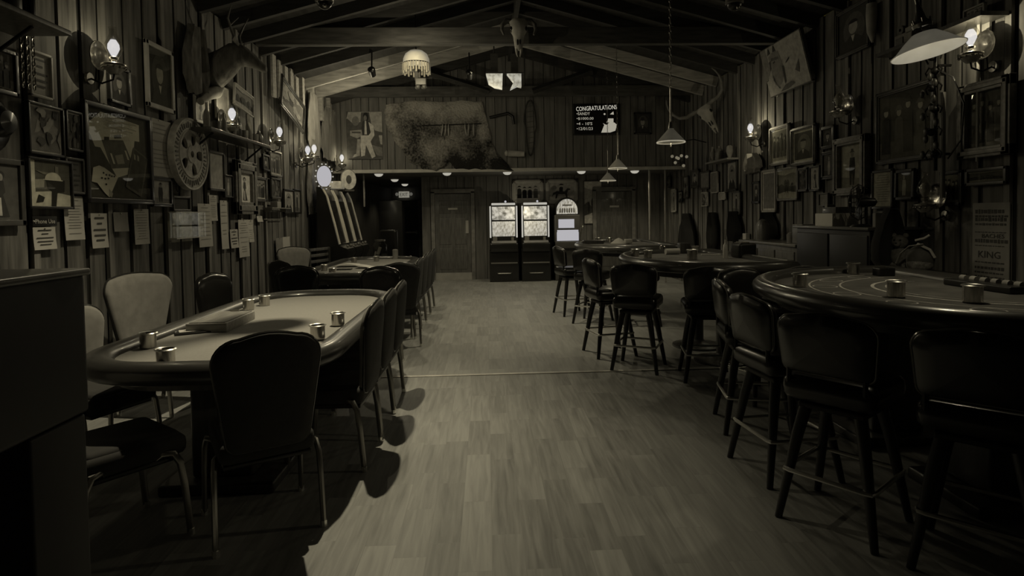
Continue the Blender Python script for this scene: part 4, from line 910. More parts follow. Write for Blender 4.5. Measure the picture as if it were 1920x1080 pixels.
# ------------------------------------------------------------------ lamps
def make_sconce(lit):
    t = thing('wall_oil_lamp', (0, 0, 0), 0, '', 'wall lamp')
    b = MB(); b.lathe([(.001, -.005), (.05, -.005), (.045, .012), (.001, .018)], (0, 0, -.12), 20, M=Matrix.Rotation(PI / 2, 3, 'X')); b.build('wall_plate', M_BRASS, t)
    b = MB(); b.tube([(0, -.01, -.12), (0, -.1, -.16), (0, -.19, -.13), (0, -.2, -.08)], .008, 8); b.tube([(0, -.05, -.14), (0, -.06, -.04), (0, -.05, .02)], .006, 6); b.build('bracket_arm', M_IRON, t)
    Mr = Matrix.Rotation(PI / 2, 3, 'X')
    b = MB(); b.lathe([(.001, .0), (.06, .006), (.1, .022), (.115, .034), (.118, .03), (.1, .016), (.06, 0), (.001, -.006)], (0, -.055, .06), 28, M=Mr); b.build('reflector', mat('fluted_mirror_reflector', .4, .2, 1.0, var=.4, scale=30), t)
    b = MB(); b.lathe([(.001, -.09), (.035, -.088), (.07, -.05), (.082, -.02), (.08, -.012), (.04, 0), (.018, .006), (.018, .02)], (0, -.2, 0), 26); b.build('oil_font', mat('pale_glass_font', .35, .2, coat=.5), t)
    b = MB(); b.lathe([(.083, -.03), (.09, -.024), (.09, -.012), (.083, -.008)], (0, -.2, 0), 30)
    for k in range(12):
        a = k * PI / 6; b.sph((.083 * math.cos(a), -.2 + .083 * math.sin(a), -.042), .01, n=6)
    b.build('font_ring', M_BRASS, t)
    b = MB(); b.lathe([(.02, .02), (.032, .03), (.034, .045), (.026, .05)], (0, -.2, 0), 20); b.build('burner', M_BRASS, t)
    b = MB(); b.lathe([(.034, .045), (.054, .08), (.066, .115), (.06, .155), (.04, .2), (.027, .235), (.027, .27), (.034, .284)], (0, -.2, 0), 26); b.build('chimney', M_GLASS, t)
    b = MB(); b.lathe([(.001, .05), (.015, .055), (.028, .08), (.043, .115), (.04, .15), (.02, .185), (.001, .19)], (0, -.2, 0), 18); b.build('bulb', M_BULB if lit else mat('unlit_bulb', .5, .2), t)
    return t
sc = make_sconce(True); G = 'lit glass-chimney lamps along the walls'
SL = [('L', 213, 95, 'nearest lit glass-chimney lamp on the left wall, beside the white-framed portrait', 4.2), ('L', 435, 217, 'second lit glass-chimney lamp on the left wall, above the bottle shelf', 3.2),
      ('L', 524, 250, 'third lit glass-chimney lamp on the left wall, below the tilted carving', 3.2), ('L', 577, 284, 'left one of the pair of lit lamps before the far left corner', 2.6),
      ('L', 589, 281, 'right one of the pair of lit lamps before the far left corner', 2.6), ('L', 641, 298, 'farthest lit lamp at the left wall corner below the man in white', 1.6),
      ('R', 1820, 75, 'nearest lit glass-chimney lamp on the right wall, by the white pendant shade', 7), ('R', 1407, 243, 'far lit glass-chimney lamp on the right wall by the longhorn skull', 7.5)]
for i, (sd, px, py, lb, en) in enumerate(SL):
    v = XL + .23 if sd == 'L' else XR - .23; p = hit(px, py, 0, v); rz = WALLS[sd][2]; x = (XL + .03) if sd == 'L' else (XR - .03)
    p.y = min(p.y, YF - .15)
    loc = (x, p.y, p.z - .1)
    if i == 0: sc.location = loc; sc.rotation_euler = (0, 0, rz); sc['label'] = lb; sc['group'] = G
    else: dup(sc, loc, rz, lb, G)
    lamp('light_wall_lamp', 'POINT', (p.x, p.y, p.z + .01), en, .0)
un = make_sconce(False); p = hit(1572, 190, 0, XR - .23); un.location = (XR - .03, p.y, p.z - .1); un.rotation_euler = (0, 0, -PI / 2); un['label'] = 'unlit glass-chimney lamp above the tall gilt frame on the right wall'
p = hit(1740, 360, 0, XR - .2); dup(un, (XR - .03, p.y, p.z - .1), -PI / 2, 'unlit glass lamp low on the right wall between two black frames')
# crystal cluster lamp high in the far right
p = hit(1272, 297, 0, 3.7); t = thing('crystal_wall_lamp', p, 0, 'small unlit crystal chandelier near the far right corner', 'chandelier')
b = MB(); b.cyl((.1, 0, -.12), (.1, 0, .35), .012); b.tube([(.1, 0, -.05), (0, 0, -.1), (-.12, 0, 0)], .008); b.tube([(.1, 0, -.05), (.1, .1, -.1), (.02, .16, 0)], .008); b.tube([(.1, 0, .33), (.3, 0, .36), (.54, 0, .3)], .01); b.build('lamp_frame', M_IRON, t)
b = MB()
for q in ((-.12, 0, .04), (0, 0, .0), (-.06, 0, -.08), (.06, 0, .05), (.16, 0, .03), (.02, .16, .03), (.1, 0, -.14)): b.sph(q, .03, n=8)
b.build('crystal_drops', mat('self_glowing_crystal', .7, .1, emit=.15), t)  # faint glow put into the drops' colour, though this chandelier is unlit

# cone pendants over the right-hand tables
pd = thing('cone_pendant', (0, 0, 0), 0, '', 'pendant lamp')
b = MB(); b.lathe([(.03, .17), (.035, .15), (.16, .012), (.165, 0), (.155, .004), (.03, .145)], n=28); b.build('cone_shade', M_GREENG, pd)
b = MB(); b.lathe([(.152, .02), (.166, .004), (.164, -.006), (.15, 0)], n=28); b.build('shade_rim', M_OPALB, pd)
b = MB(); b.lathe([(.001, .24), (.02, .235), (.028, .2), (.034, .16)], n=16); b.cyl((0, 0, .22), (0, 0, .62), .012, n=8); b.build('socket_stem', M_BRASS, pd)
b = MB()
for k in range(42):
    z = .64 + k * .045; pts = [(.011 * math.cos(a), 0, z + .026 * math.sin(a)) for a in [i * PI / 4 for i in range(8)]]
    if k % 2: pts = [(0, x, zz_) for x, _, zz_ in pts]
    b.tube(pts, .004, 5, closed=True)
b.build('chain', M_BRASS, pd)
b = MB(); b.cyl((0, 0, -.02), (0, 0, -.05), .008, n=6); b.cyl((0, 0, -.02), (0, 0, .05), .003, n=6); b.build('pull_chain', M_BRASS, pd)
PG = 'cone-shaped pendants over the right-hand tables'
for i, (px, py, Y, lb) in enumerate(((1258, 267, 6.9, 'nearest and largest cone pendant on a twisted chain'), (1158, 316, 10.3, 'middle cone pendant, the higher of the two far ones'), (1140, 339, 12.3, 'farthest and lowest cone pendant in front of the right door'))):
    p = hit(px, py, 1, Y); 
    if i == 0: pd.location = p; pd['label'] = lb; pd['group'] = PG
    else: dup(pd, p, 0, lb, PG)
    lamp('light_cone_pendant', 'SPOT', (p.x, p.y, p.z + .0), 10, .03, (p.x, p.y, 0), 165, .5)
# wide opal shade over the near right table
p = hit(1740, 96, 1, 3.56); t = thing('opal_pendant', p, 0, 'wide white opal glass pendant shade over the near right table', 'pendant lamp'); t.rotation_euler = (math.radians(-7), math.radians(-8), 0)
b = MB(); b.lathe([(.035, .115), (.07, .11), (.12, .068), (.17, .018), (.198, .0), (.196, -.004), (.165, .013), (.115, .061), (.066, .102), (.03, .105)], n=40); b.build('shade', M_OPAL, t)
b = MB(); b.lathe([(.03, .101), (.066, .099), (.115, .058), (.165, .01), (.192, -.004)], n=40); b.build('shade_lining', M_OPALB, t)
b = MB(); b.lathe([(.05, .15), (.055, .17), (.03, .2), (.02, .26), (.012, .3)], n=20); b.cyl((0, 0, .28), (0, 0, 1.5), .011, n=10)
for k in range(6): a = k * PI / 3; b.cyl((.045 * math.cos(a), .045 * math.sin(a), .15), (.05 * math.cos(a), .05 * math.sin(a), .2), .005, n=6)
b.build('hanging_stem', M_BRASS, t)
b = MB(); b.sph((0, 0, .07), .03); b.build('bulb', glow('opal_bulb', (1, .95, .8), .4), t)
# the unseen twin over the near poker table lights the felt
t = thing('poker_pendant', (-1.08, 4.75, 4.02), 0, 'dark metal pendant hanging above the near poker table', 'pendant lamp')
b = MB(); b.lathe([(.03, .2), (.05, .19), (.2, .03), (.21, 0), (.2, .0), (.19, .03), (.045, .18)], n=28); b.build('metal_shade', M_IRON, t)
b = MB(); b.cyl((0, 0, .18), (0, 0, .5), .01, n=8); b.build('stem', M_IRON, t)
# fringed dome shade high in the room
p = hit(781, 138, 1, 8.9); t = thing('fringed_lamp', p, 0, 'white dome lamp shade with hanging beaded fringe under the roof', 'hanging lamp')
b = MB(); b.lathe([(.03, .33), (.1, .325), (.16, .28), (.19, .21), (.195, .15), (.185, .15), (.15, .27), (.03, .32)], n=30); b.build('dome_shade', mat('lit_cloth_shade', .7, .6, emit=.3), t)
b = MB(); b.lathe([(.196, .15), (.2, .142), (.196, .134)], n=30); b.build('shade_band', M_IRON, t)
b = MB()
for k in range(30):
    a = k * PI / 15; r = .195; l_ = .12 + .03 * (k % 2); b.cyl((r * math.cos(a), r * math.sin(a), .14), (r * 1.01 * math.cos(a), r * 1.01 * math.sin(a), .14 - l_), .011, .014, 6)
b.build('bead_fringe', mat('lit_beads', .45, .4, emit=.12), t)
b = MB(); b.lathe([(.001, -.02), (.05, .03), (.06, .1), (.02, .12)], n=16); b.cyl((0, 0, -.1), (0, 0, .05), .03, n=8); b.box((.06, 0, -.12), (.16, .06, .1), bev=.01); b.sph((.02, -.02, -.2), .04, sc=(1, 1, 1)); b.sph((.11, -.02, -.2), .04); b.build('lamp_body', mat('lamp_body_metal', .16, .5, .4), t)
b = MB(); b.cyl((0, 0, .32), (0, 0, .95), .008, n=8); b.build('stem', M_IRON, t)
# twin faceted shades
for k, (px, lb) in enumerate(((927, 'left one of two bright faceted glass shades under the roof'), (965, 'right one of two bright faceted glass shades under the roof'))):
    p = hit(px, 153, 1, 10.2); t = thing('faceted_shade', p, 0, lb, 'hanging lamp', 'bright faceted glass shades')
    b = MB(); poly = [(-.14, .12), (.14, .12), (.13, -.13), (.0, -.1), (-.1, -.04)] if k == 0 else [(-.13, .12), (.11, .12), (.11, -.1), (.04, -.08), (-.08, -.14), (-.02, -.02)]
    b.prism(poly, -.07, .07, 'xz'); b.build('glass_facets', mat('lit_faceted_glass', (.75, .72, .6), .3, emit=.4, var=.5, scale=14), t)
    b = MB(); b.box((0, 0, .13), (.3, .16, .02)); b.box((0, 0, .3), (.12, .1, .32)); b.cyl((0, 0, .4), (0, 0, .85), .012, n=8); b.build('holder', M_RAFT, t)
lamp('light_faceted', 'POINT', (.1, 10.0, 3.45), 4.5, .08)
lamp('fill_left_truss', 'POINT', (-2.3, 10.7, 3.35), 22, .0)  # added fill brightening the pale left rafters; no fixture hangs here
# ceiling spot heads and cameras
for (px, py, Y, lb) in ((697, 133, 9.8, 'small black spotlight on the pale rafter at the left'), (880, 138, 9.8, 'small black spotlight left of the faceted shades')):
    p = hit(px, py, 1, Y); t = thing('spotlight', p, 0, lb, 'spotlight', 'small black ceiling spotlights')
    b = MB(); b.lathe([(.05, -.1), (.06, .04), (.04, .06), (.001, .06)], n=16, M=Matrix.Rotation(1.1, 3, 'X')); b.cyl((0, 0, 0), (0, .05, .35), .012, n=8); b.build('spot_housing', M_BLACK, t)
    b = MB(); b.lathe([(.001, -.07), (.045, -.08)], n=16, M=Matrix.Rotation(1.1, 3, 'X')); b.sph((.03, -.06, .01), .02); b.build('spot_lens', M_CHROME, t)
for (px, py, Y, lb) in ((608, 3, 4.6, 'left white dome camera hanging at the top of the view'), (1377, 6, 4.6, 'right white dome camera hanging at the top of the view')):
    p = hit(px, py, 1, Y); t = thing('dome_camera', p, 0, lb, 'security camera', 'dome cameras under the roof')
    b = MB(); b.lathe([(.03, .2), (.05, .19), (.065, .1), (.068, .0), (.06, -.01)], n=24); b.cyl((0, 0, .18), (0, 0, 1.3), .018, n=10); b.build('camera_housing', mat('camera_white', .16, .5), t)
    b = MB(); b.sph((0, 0, -.005), .056, sc=(1, 1, .95)); b.build('camera_dome', M_BLACK, t)
    b = MB(); b.sph((.012, -.035, -.04), .016, n=8); b.build('camera_lens', M_STEEL, t)

# ------------------------------------------------------------------ trophies
def skull(name, loc, rz, scale, label, horns, tilt=0, roll=0):
    t = thing(name, loc, rz, label, 'animal skull'); t.scale = (scale,) * 3; t.rotation_euler = (tilt, roll, rz)
    b = MB(); rings = []
    for (z, w_, y0, y1) in ((.25, .11, -.02, -.1), (.2, .145, -.01, -.13), (.12, .125, 0, -.14), (.06, .12, 0, -.14), (.0, .085, 0, -.12), (-.08, .07, .0, -.1), (-.15, .062, .0, -.085), (-.2, .05, 0, -.07)):
        rings.append([(math.cos(a) * w_, (y0 + y1) / 2 + math.sin(a) * (y0 - y1) / 2, z) for a in [i * PI / 8 for i in range(16)]])
    b.loft(rings)
    b.tube([(-.035, -.05, -.19), (-.03, -.05, -.25), (-.018, -.05, -.3)], [.022, .016, .008], 8); b.tube([(.035, -.05, -.19), (.03, -.05, -.25), (.018, -.05, -.3)], [.022, .016, .008], 8)
    b.build('cranium', M_BONE, t)
    for s_ in (-1, 1): b = MB(); b.sph((s_ * .105, -.09, .1), .032, sc=(.8, .8, 1.2)); b.build('eye_socket', M_BLACK, t); b = MB(); b.sph((s_ * .022, -.1, -.1), .014, sc=(.8, 1, 3.4)); b.build('nose_hollow', M_BLACK, t)
    for s_ in (-1, 1):
        b = MB(); b.tube([(s_ * .1, -.05, .22)] + [(s_ * x, y, z) for x, y, z in horns], [.04] + [.038 * (1 - i / len(horns)) + .004 for i in range(len(horns))], 10); b.build('horn', M_HORN if len(horns) < 6 else mat('pale_horn', .2, .5, var=.3), t)
    return t
p = hit(972, 70, 1, 8.55); skull('cow_skull', p, 0, .95, 'pale cattle skull hanging on the cross beam in the centre', [(.18, -.06, .22), (.24, -.08, .16), (.25, -.1, .08), (.22, -.12, .0)])
p = hit(1332, 222, 0, 4.1); skull('longhorn_skull', p, -PI / 2 + .75, 1.0, 'longhorn skull with curved horns on the far right wall', [(.2, -.06, .24), (.34, -.08, .24), (.46, -.1, .3), (.53, -.12, .42), (.55, -.13, .55), (.53, -.14, .66), (.5, -.14, .72)], .15, -.45)
# shaggy hide spread on the header wall
c, w_, h_, rz = wallrect('H', 722, 962, 190, 322)
t = thing('buffalo_hide', c, 0, 'large shaggy animal hide stretched across the upper wall', 'animal hide')
ou = [(-.5, .3), (-.49, .46), (-.34, .5), (-.1, .5), (.1, .5), (.26, .5), (.28, .3), (.31, .1), (.33, -.1), (.37, -.26), (.46, -.42), (.5, -.5), (.36, -.48), (.2, -.47), (.04, -.46), (.0, -.36), (-.05, -.44), (-.1, -.5), (-.2, -.46), (-.32, -.34), (-.36, -.2), (-.44, -.02), (-.48, .1)]
b = MB(); rnd = random.Random(2); rings = []
def dens(poly, k=3):
    o_ = []
    for i in range(len(poly)):
        a, c_ = poly[i], poly[(i + 1) % len(poly)]
        for j in range(k): o_.append((a[0] + (c_[0] - a[0]) * j / k + rnd.uniform(-.008, .008), a[1] + (c_[1] - a[1]) * j / k + rnd.uniform(-.012, .012)))
    return o_
dp = dens(ou)
for kk, y in ((1.0, -.004), (1.0, -.02), (.96, -.045), (.85, -.06), (.7, -.07), (.5, -.075), (.3, -.08), (.1, -.08), (.01, -.08)):
    rings.append([((u * kk - .04 * (1 - kk)) * w_, y + rnd.uniform(-.012, .012) * (kk < .99), v * kk * h_) for u, v in dp])
b.loft(rings)
m = bpy.data.materials.new('shaggy_fur'); m.use_nodes = True; nt = m.node_tree; bs = nt.nodes['Principled BSDF']; bs.inputs['Roughness'].default_value = .95
tc = nt.nodes.new('ShaderNodeTexCoord'); n1 = nt.nodes.new('ShaderNodeTexNoise'); n1.inputs['Scale'].default_value = 1.1; n1.inputs['Detail'].default_value = 5; n2 = nt.nodes.new('ShaderNodeTexNoise'); n2.inputs['Scale'].default_value = 26; n2.inputs['Detail'].default_value = 4
gr = nt.nodes.new('ShaderNodeSeparateXYZ'); nt.links.new(tc.outputs['Object'], gr.inputs[0]); nt.links.new(tc.outputs['Object'], n1.inputs[0]); nt.links.new(tc.outputs['Object'], n2.inputs[0])
ad = nt.nodes.new('ShaderNodeMath'); ad.operation = 'MULTIPLY_ADD'; nt.links.new(gr.outputs['Z'], ad.inputs[0]); ad.inputs[1].default_value = .22; nt.links.new(n1.outputs[0], ad.inputs[2])
a2 = nt.nodes.new('ShaderNodeMath'); a2.operation = 'MULTIPLY_ADD'; nt.links.new(n2.outputs[0], a2.inputs[0]); a2.inputs[1].default_value = .25; nt.links.new(ad.outputs[0], a2.inputs[2])
rp = nt.nodes.new('ShaderNodeValToRGB'); rp.color_ramp.elements[0].position = .54; rp.color_ramp.elements[0].color = (.02, .019, .017, 1); rp.color_ramp.elements[1].position = .76; rp.color_ramp.elements[1].color = (.46, .44, .4, 1)
nt.links.new(a2.outputs[0], rp.inputs[0]); nt.links.new(rp.outputs[0], bs.inputs['Base Color'])
bp = nt.nodes.new('ShaderNodeBump'); bp.inputs['Strength'].default_value = .8; bp.inputs['Distance'].default_value = .03; nt.links.new(n2.outputs[0], bp.inputs['Height']); nt.links.new(bp.outputs[0], bs.inputs['Normal'])
b.build('fur_pelt', m, t)
p = hit(858, 233, 1, YF - .1); t = thing('tooth_rod', p, 0, 'thin dark rod with six pale teeth hanging in front of the hide', 'wall decoration')
b = MB(); b.tube([(-.75, 0, -.02), (-.2, 0, -.01), (.5, 0, .01)], .012, 8); b.build('rod', M_BLACK, t)
for (px, dx) in ((830, -.03), (836, -.02), (841, .0), (872, .03), (879, -.02), (888, .0)):
    q = hit(px, 247, 1, YF - .12); u = q.x - p.x; b = MB(); b.tube([(u, -.01, .01), (u, -.01, -.06), (u + dx * .3, -.01, -.12), (u + dx, -.01, -.24)], [.003, .016, .02, .006], 8); b.build('tooth', M_BONE, t)
p = hit(940, 215, 1, YF - .06); o = MB(); o.tube([(p.x - .25, p.y, p.z - .06), (p.x, p.y, p.z), (p.x + .14, p.y, p.z + .03), (p.x + .24, p.y, p.z - .04), (p.x + .26, p.y, p.z - .2)], .03, 10); tag(o.build('walking_stick', M_BLACK), 'dark hooked walking stick right of the hide', 'walking stick')
p = hit(965, 288, 1, YF - .08); t = thing('powder_horn', p, 0, 'pale capped cylinder lying on a peg at the hide corner', 'wall decoration')
b = MB(); b.tube([(-.14, 0, .01), (.14, 0, -.01)], [.07, .06], 14); b.build('horn_body', M_BONE, t); b = MB(); b.sph((-.17, 0, .01), .06, sc=(.7, 1, 1)); b.cyl((.14, 0, -.01), (.2, 0, -.01), .055, n=12); b.build('end_cap', mat('pale_cap', .5, .4), t)
p = hit(994, 240, 1, YF - .03); t = thing('snowshoe', p, 0, 'dark long oval snowshoe right of the walking stick', 'snowshoe')
b = MB(); b.tube([(.13 * math.sin(a) * (1 - .3 * (math.cos(a) < 0)), 0, .58 * math.cos(a)) for a in [i * PI / 14 for i in range(28)]], .014, 6, closed=True); b.build('hoop', M_DWOOD, t)
b = MB()
for k in range(9): z = -.44 + k * .11; hw = .13 * math.sqrt(max(.05, 1 - (z / .58) ** 2)); b.cyl((-hw, 0, z), (hw, 0, z + .04), .004, n=5)
b.build('webbing', M_HORN, t)
# pelt and head mount on the left wall
def drape(name, side, x0, x1, yt, yb, label, cat, m, seed, n=9, amp=.05, taper=.5):
    c, w_, h_, rz = wallrect(side, x0, x1, yt, yb, .0); rnd = random.Random(seed); rings = []
    for i in range(n + 1):
        v = i / n; z = h_ / 2 - v * h_; ww = w_ / 2 * (taper + (1 - taper) * math.sin(min(1, v * 1.5) * PI / 2)) * (1 - .25 * (v > .85)); row = []
        for k in range(20):
            a = 2 * PI * k / 20; u = math.cos(a); row.append((u * ww * (1 + rnd.uniform(-.05, .05)), -.002 - .5 * amp * (1 - math.sin(a)) * (.6 + .4 * math.cos(u * 9 + seed)), z + (rnd.uniform(-.03, .03) if i == n else 0)))
        rings.append(row)
    b = MB(); b.loft(rings); o = b.build(name, m, sharp=70); o.location = c; o.rotation_euler = (0, 0, rz); return tag(o, label, cat)
M_PELT = mat('dusty_pelt', .16, .95, var=.5, scale=5, bump=.6, stretch=(4, 4, 1))
M_CLOTH = mat('pale_cloth', .3, .95, var=.3, scale=3, stretch=(5, 5, 1)); M_COAT = mat('dark_coat_cloth', .012, .9)
drape('hanging_pelt', 'L', 336, 382, 52, 176, 'long hanging fur pelt above the spoked wheel', 'animal pelt', M_PELT, 1, amp=.12)
drape('hanging_cloth', 'L', 572, 596, 178, 292, 'pale hanging cloth beside the tilted carving', 'cloth', M_CLOTH, 3, amp=.1)
drape('hanging_cloth', 'L', 598, 632, 205, 300, 'pale hanging cloth in the far left corner', 'cloth', M_CLOTH, 4, amp=.1)
drape('hanging_cloth', 'L', 574, 590, 300, 400, 'narrow dull cloth hanging below the pair of lit lamps', 'cloth', M_PELT, 5, amp=.08)
drape('hanging_cloth', 'R', 1398, 1432, 288, 323, 'folded pale cloth hanging right under the far right lamp', 'cloth', M_CLOTH, 6, amp=.12, taper=.4)
for k, (x0, x1, yt, yb, lb) in enumerate(((1277, 1310, 400, 474, 'dark jacket on the far right wall, behind the middle table'), (1334, 1351, 398, 470, 'narrow dark jacket right of the first hanging jacket'),
      (1373, 1394, 396, 452, 'dark jacket just left of the two white papers'), (1431, 1461, 398, 452, 'black jacket above the sideboard'), (1640, 1716, 400, 512, 'big black coat hanging near the stuffed bear'))):
    o = drape('hanging_jacket', 'R', x0, x1, yt, yb, lb, 'jacket', M_COAT, 10 + k, amp=.16, taper=.25)
    if k == 4: o.location = (3.86, 5.62, 1.2); o.rotation_euler = (0, 0, 0); o.scale = (.62, 1, 1)
    o['group'] = 'dark jackets hanging along the right wall'
# deer head mount
p = hit(445, 120, 0, XL + .35); t = thing('deer_head', (XL + .04, p.y, p.z), PI / 2, 'dusty mounted animal head reaching out above the tilted print', 'animal head')
b = MB(); rings = []
for (y, z, rx, rz_) in ((0, -.08, .13, .2), (-.12, -.05, .15, .22), (-.24, .04, .13, .2), (-.34, .1, .1, .14), (-.42, .08, .1, .11), (-.52, .02, .075, .085), (-.6, -.04, .05, .06), (-.64, -.06, .03, .035)):
    rings.append([(math.cos(a) * rx, y, z + math.sin(a) * rz_) for a in [i * PI / 8 for i in range(16)]])
b.loft(rings)
for s_ in (-1, 1): b.tube([(s_ * .07, -.36, .2), (s_ * .16, -.34, .25), (s_ * .21, -.35, .22)], [.02, .035, .006], 8, flat=.5)
b.build('neck_and_head', M_PELT, t)
for s_ in (-1, 1):
    b = MB(); b.tube([(s_ * .04, -.34, .2), (s_ * .1, -.3, .34), (s_ * .2, -.3, .46), (s_ * .24, -.36, .6)], [.018, .015, .011, .004], 8); b.tube([(s_ * .15, -.3, .4), (s_ * .1, -.38, .5)], [.011, .004], 6); b.build('antler', M_HORN, t)
b = MB(); b.prism(ell(0, -.06, .15, .24, 24), -.0, .03, 'xz'); b.build('mount_board', M_DWOOD, t)
p = hit(397, 176, 0, XL + .1); o = MB(); o.tube([(p.x, p.y - .28, p.z - .14), (p.x, p.y - .1, p.z - .03), (p.x, p.y + .1, p.z + .04), (p.x, p.y + .22, p.z + .12)], [.04, .06, .075, .05], 12); tag(o.build('fur_foot', M_CLOTH), 'pale furry foot lying slanted under the hanging pelt', 'animal foot')

# ------------------------------------------------------------------ shelves and what stands on them
t = thing('high_shelf', (XL + .03, 3.3, 2.78), PI / 2, 'dark wooden shelf high in the top left corner', 'shelf')
b = MB(); b.box((0, -.19, 0), (1.84, .38, .035), bev=.006); b.build('board', M_MWOOD, t)
for x in (-.6, .7): b = MB(); b.tube([(x, -.0, -.22), (x, -.28, -.02)], .012, 8); b.box((x, -.006, -.12), (.04, .012, .24)); b.build('bracket', M_IRON, t)
def jug(name, loc, prof, m, label, cat, group=None, k=1):
    b = MB(); b.lathe([(r * k, z * k) for r, z in prof], loc, 20); o = b.build(name, m); return tag(o, label, cat, group)
BP = [(.001, 0), (.04, 0), (.042, .01), (.042, .18), (.035, .22), (.014, .27), (.013, .34), (.016, .345), (.016, .35), (.001, .352)]
JP = [(.001, 0), (.06, 0), (.075, .05), (.075, .14), (.055, .2), (.025, .23), (.025, .26), (.001, .26)]
CP = [(.001, 0), (.03, 0), (.035, .08), (.033, .08), (.028, .006)]
jug('brown_bottle', (-3.0, 4.12, 2.798), BP, M_VINYL, 'shiny dark bottle at the tip of the high corner shelf', 'bottle')
jug('stoneware_jug', (-2.98, 3.92, 2.798), JP, mat('dull_glaze', .16, .4), 'dull jug next to the shiny bottle on the high shelf', 'jug')
jug('brown_bottle', (-2.95, 3.72, 2.798), BP, M_VINYL, 'dark bottle left of the dull jug on the high shelf', 'bottle')
jug('stoneware_jug', (-2.95, 3.5, 2.798), JP, M_DWOOD, 'dark jug at the inner part of the high shelf', 'jug')
b = MB(); p = hit(52, 105, 0, XL + .12)
for q in range(3):
    for k in range(12):
        z = p.z + .15 - k * .032; pts = [(.009 * math.cos(a), 0, .02 * math.sin(a)) for a in [i * PI / 4 for i in range(8)]]
        b.tube([(p.x + (y_ if k % 2 else x_), p.y + q * .05 - .05 + (x_ if k % 2 else y_), z + z_) for x_, y_, z_ in pts], .0045, 5, closed=True)
tag(b.build('iron_chain', M_STEEL), 'short dark chains hanging under the high corner shelf', 'chain')
p = hit(14, 228, 0, XL + .16); t = thing('leather_hat', (XL + .03, p.y, p.z), PI / 2, 'dark rounded leather hat hanging at the left frame edge', 'hat')
b = MB(); b.lathe([(.2, .0), (.16, .02), (.1, .03), (.1, .1), (.07, .14), (.001, .15)], n=24, M=Matrix.Rotation(PI / 2, 3, 'X')); b.build('hat_body', M_VINYL, t)
t = thing('bottle_shelf', (XL + .03, 7.35, 2.47), PI / 2, 'dark shelf crowded with small bottles under the second wall lamp', 'shelf')
b = MB(); b.box((0, -.14, 0), (1.75, .28, .04), bev=.006); b.build('board', M_DWOOD, t)
for x in (-.7, .7): b = MB(); b.tube([(x, 0, -.2), (x, -.22, -.02)], .012, 8); b.build('bracket', M_IRON, t)
SB = [(6.62, BP, .8, 'pale', 'leftmost pale bottle on the crowded shelf'), (6.85, CP, 1.4, 'mid', 'wide cup at the left end of the crowded shelf'), (7.05, BP, .7, 'pale', 'short pale bottle under the second lamp'), (7.28, CP, 1.3, 'pale', 'pale cup left of the middle of the crowded shelf'),
      (7.45, BP, .9, 'dark', 'tall dark bottle in the middle of the crowded shelf'), (7.62, CP, 1.5, 'pale', 'pale cup right of the tall dark bottle'), (7.78, BP, 1.0, 'pale', 'tall pale bottle near the right end of the crowded shelf'), (7.95, CP, 1.5, 'pale', 'large pale cup near the right end of the crowded shelf'), (8.1, JP, .7, 'mid', 'small jug at the far right end of the crowded shelf')]
for (y, pr_, k, tn, lb) in SB:
    jug('glass_bottle' if pr_ is BP else ('ceramic_cup' if pr_ is CP else 'stoneware_jug'), (XL + .2, y, 2.49), pr_, {'pale': M_CLOTH, 'mid': MATS['dull_glaze'], 'dark': M_VINYL}[tn], lb, 'bottle' if pr_ is BP else ('cup' if pr_ is CP else 'jug'), None, k)
# far right shelf with two little lamps
p = hit(1355, 300, 0, XR - .1); t = thing('trinket_shelf', (XR - .03, p.y, p.z - .02), -PI / 2, 'narrow shelf left of the far right lamp holding trinkets', 'shelf')
b = MB(); b.box((0, -.1, 0), (1.0, .2, .03)); b.build('board', mat('shelf_pale', .25), t); sp = p
jug('glass_lamp', (XR - .12, sp.y + .4, sp.z - .005), [(.001, 0), (.05, 0), (.05, .03), (.02, .05), (.04, .1), (.05, .16), (.03, .22), (.025, .28)], M_CLOTH, 'small unlit glass lamp on the trinket shelf', 'lamp')
jug('stoneware_jug', (XR - .12, sp.y + .1, sp.z - .005), JP, MATS['dull_glaze'], 'rounded pot in the middle of the trinket shelf', 'jug')
jug('small_vase', (XR - .12, sp.y - .35, sp.z - .005), [(.001, 0), (.02, 0), (.06, .12), (.05, .2), (.03, .22)], M_CLOTH, 'pale little vase at the right end of the trinket shelf', 'vase')
p = hit(1332, 305, 0, XR - .3)
# items high on the near right wall
p = hit(1634, 42, 0, XR - .07); o = MB(); o.tube([(p.x, p.y, p.z + .2), (p.x, p.y, p.z + .08), (p.x, p.y - .0, p.z - .1), (p.x, p.y - .02, p.z - .22)], [.05, .055, .045, .012], 14); tag(o.build('ivory_tusk', M_BONE), 'pale thick tusk pointing down high on the right wall', 'tusk')
p = hit(1702, 74, 0, XR - .15); t = thing('toy_engine', (XR - .15, p.y, p.z), -PI / 2, 'small pale model engine with a round wheel on the upper right ledge', 'model')
b = MB(); b.box((0, 0, 0), (.24, .1, .12), bev=.008); b.box((.08, 0, .07), (.1, .1, .06), bev=.006); b.build('engine_body', M_CLOTH, t)
b = MB(); b.lathe([(.015, -.02), (.045, -.02), (.045, .02), (.015, .02)], (-.04, -.03, .1), 18, M=Matrix.Rotation(PI / 2, 3, 'X')); b.box((-.04, -.055, -.01), (.1, .01, .07)); b.build('wheel', M_HORN, t)
t = thing('ledge', (XR - .03, p.y - .35, p.z - .08), -PI / 2, 'dark narrow ledge carrying the pale model engine', 'shelf'); b = MB(); b.box((0, -.12, 0), (1.3, .24, .035)); b.build('board', M_DWOOD, t)
